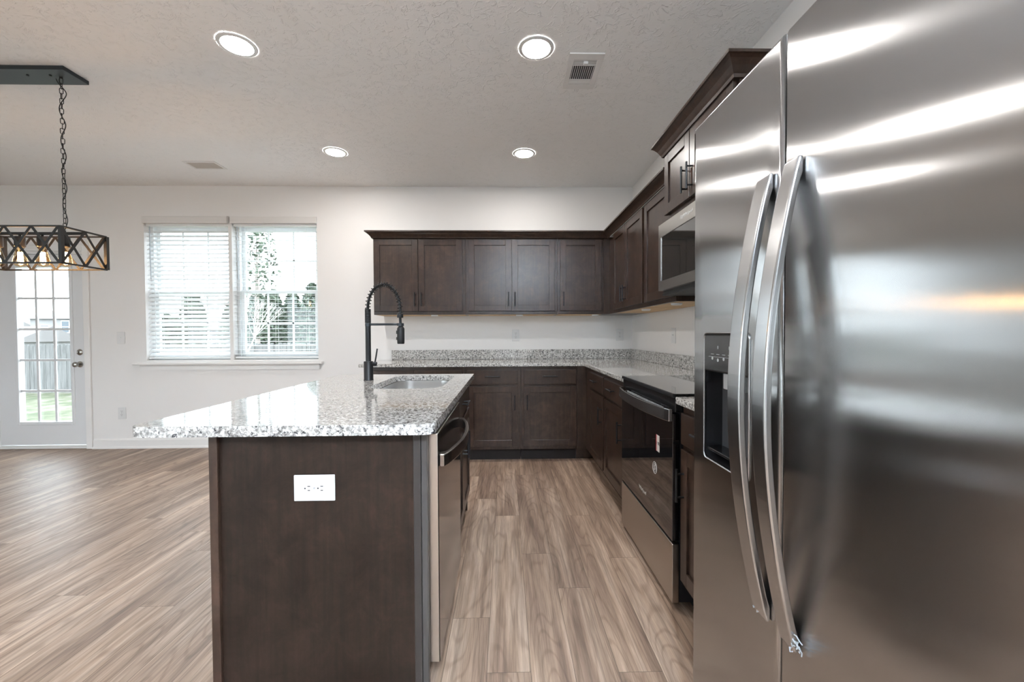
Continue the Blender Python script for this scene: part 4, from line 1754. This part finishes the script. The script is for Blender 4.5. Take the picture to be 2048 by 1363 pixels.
LEAFD = leafmat('leaf_pine', (0.055, 0.075, 0.05))
LEAFL = leafmat('leaf_light', (0.16, 0.19, 0.10))


def tree(x, y, h, rad, label, m, n=900, group='trees beyond the fence', conical=True, base=0.15, size=0.16, seed=0, name='pine_tree'):
    rr = random.Random(seed + int(x * 31))
    r = root(name, (x, y, GZ), rr.uniform(0, 6), label, 'tree', group)
    b = MB()
    b.tube([(0, 0, -0.1), (0.05, 0, h * 0.5), (0, 0.03, h * 0.93)], 0.1, 8, rad=[0.016 * h, 0.011 * h, 0.01])
    for k in range(10):
        z = h * (base + (0.85 - base) * k / 10)
        a = rr.uniform(0, 2 * PI)
        L = rad * (1 - (z / h) * 0.75)
        b.tube([(0, 0, z), (L * .5 * math.cos(a), L * .5 * math.sin(a), z + L * .25), (L * math.cos(a), L * math.sin(a), z + L * .4)], 0.03, 5, rad=[0.04, 0.025, 0.008])
    b.build('trunk', BARK, r, smooth=True)
    b = MB()
    for k in range(n):
        s = rr.random() ** 0.95
        z = h * (base + (1 - base) * s)
        R = rad * ((1 - s) ** 0.42 if conical else math.sin(PI * min(1, s * 0.85 + 0.12)) ** 0.6)
        q = R * math.sqrt(rr.random())
        a = rr.uniform(0, 2 * PI)
        c = Vector((q * math.cos(a), q * math.sin(a), z))
        u = Vector((rr.gauss(0, 1), rr.gauss(0, 1), rr.gauss(0, 0.6))).normalized() * size
        v = u.cross(Vector((rr.gauss(0, 1), rr.gauss(0, 1), rr.gauss(0, 1))).normalized()).normalized() * size * 0.55
        p = [c - u, c + v, c + u, c - v]
        b.bm.faces.new([b.bm.verts.new(t_) for t_ in p])
    b.build('crown', m, r)
    return r


tree(-11.9, 20, 8.0, 1.0, 'tall loose tree rising behind the fence, left side of the right blind', LEAFD, 620, conical=False, base=0.25, size=0.13, name='tall_tree')
k = 0
spotn = ['at the left edge of', 'left of centre in', 'just left of the middle of', 'in the middle of', 'right of the middle of', 'right of centre in', 'near the right edge of', 'at the right edge of']
for k in range(8):
    tree(-20.9 + k * 1.32 + (0.9 if k % 2 else 0), 28 + (k % 2) * 3.4, 5.0 + 0.6 * math.sin(k * 2.3), 1.12, 'dense pine in the far tree line, %s the right window' % spotn[k], LEAFD, 2600, size=0.2, base=0.0, seed=k)
for k, (x, y, h) in enumerate([(-24.2, 30, 3.6), (-27.6, 31, 3.2), (-31.0, 33, 3.4)]):
    tree(x, y, h, 1.6, ['low green pine behind the left-hand blind, nearest the right window', 'low green pine in the middle behind the left-hand blind', 'low green pine at the far left behind the left-hand blind'][k], LEAFD, 1100, size=0.2, base=0.02, seed=k + 20)
# bare young tree in the yard
bt = root('bare_sapling', (-8.2, 13.0, GZ), 0, 'thin bare sapling with pale branches in front of the fence', 'tree')
b = MB()
rr = random.Random(11)


def branch(p, d, L, r, dep):
    q = p + d * L
    b.tube([p, (p + q) / 2 + Vector((rr.uniform(-.03, .03), rr.uniform(-.03, .03), 0)), q], r, 5, rad=[r, r * .8, r * .6])
    if dep:
        for _ in range(3):
            nd_ = (d + Vector((rr.uniform(-.7, .7), rr.uniform(-.7, .7), rr.uniform(0, .4)))).normalized()
            branch(q, nd_, L * 0.68, r * 0.58, dep - 1)


branch(Vector((0, 0, -0.05)), Vector((0, 0, 1)), 1.3, 0.03, 4)
b.build('branches', mat('pale_bark', (0.45, 0.43, 0.41), 0.9), bt)
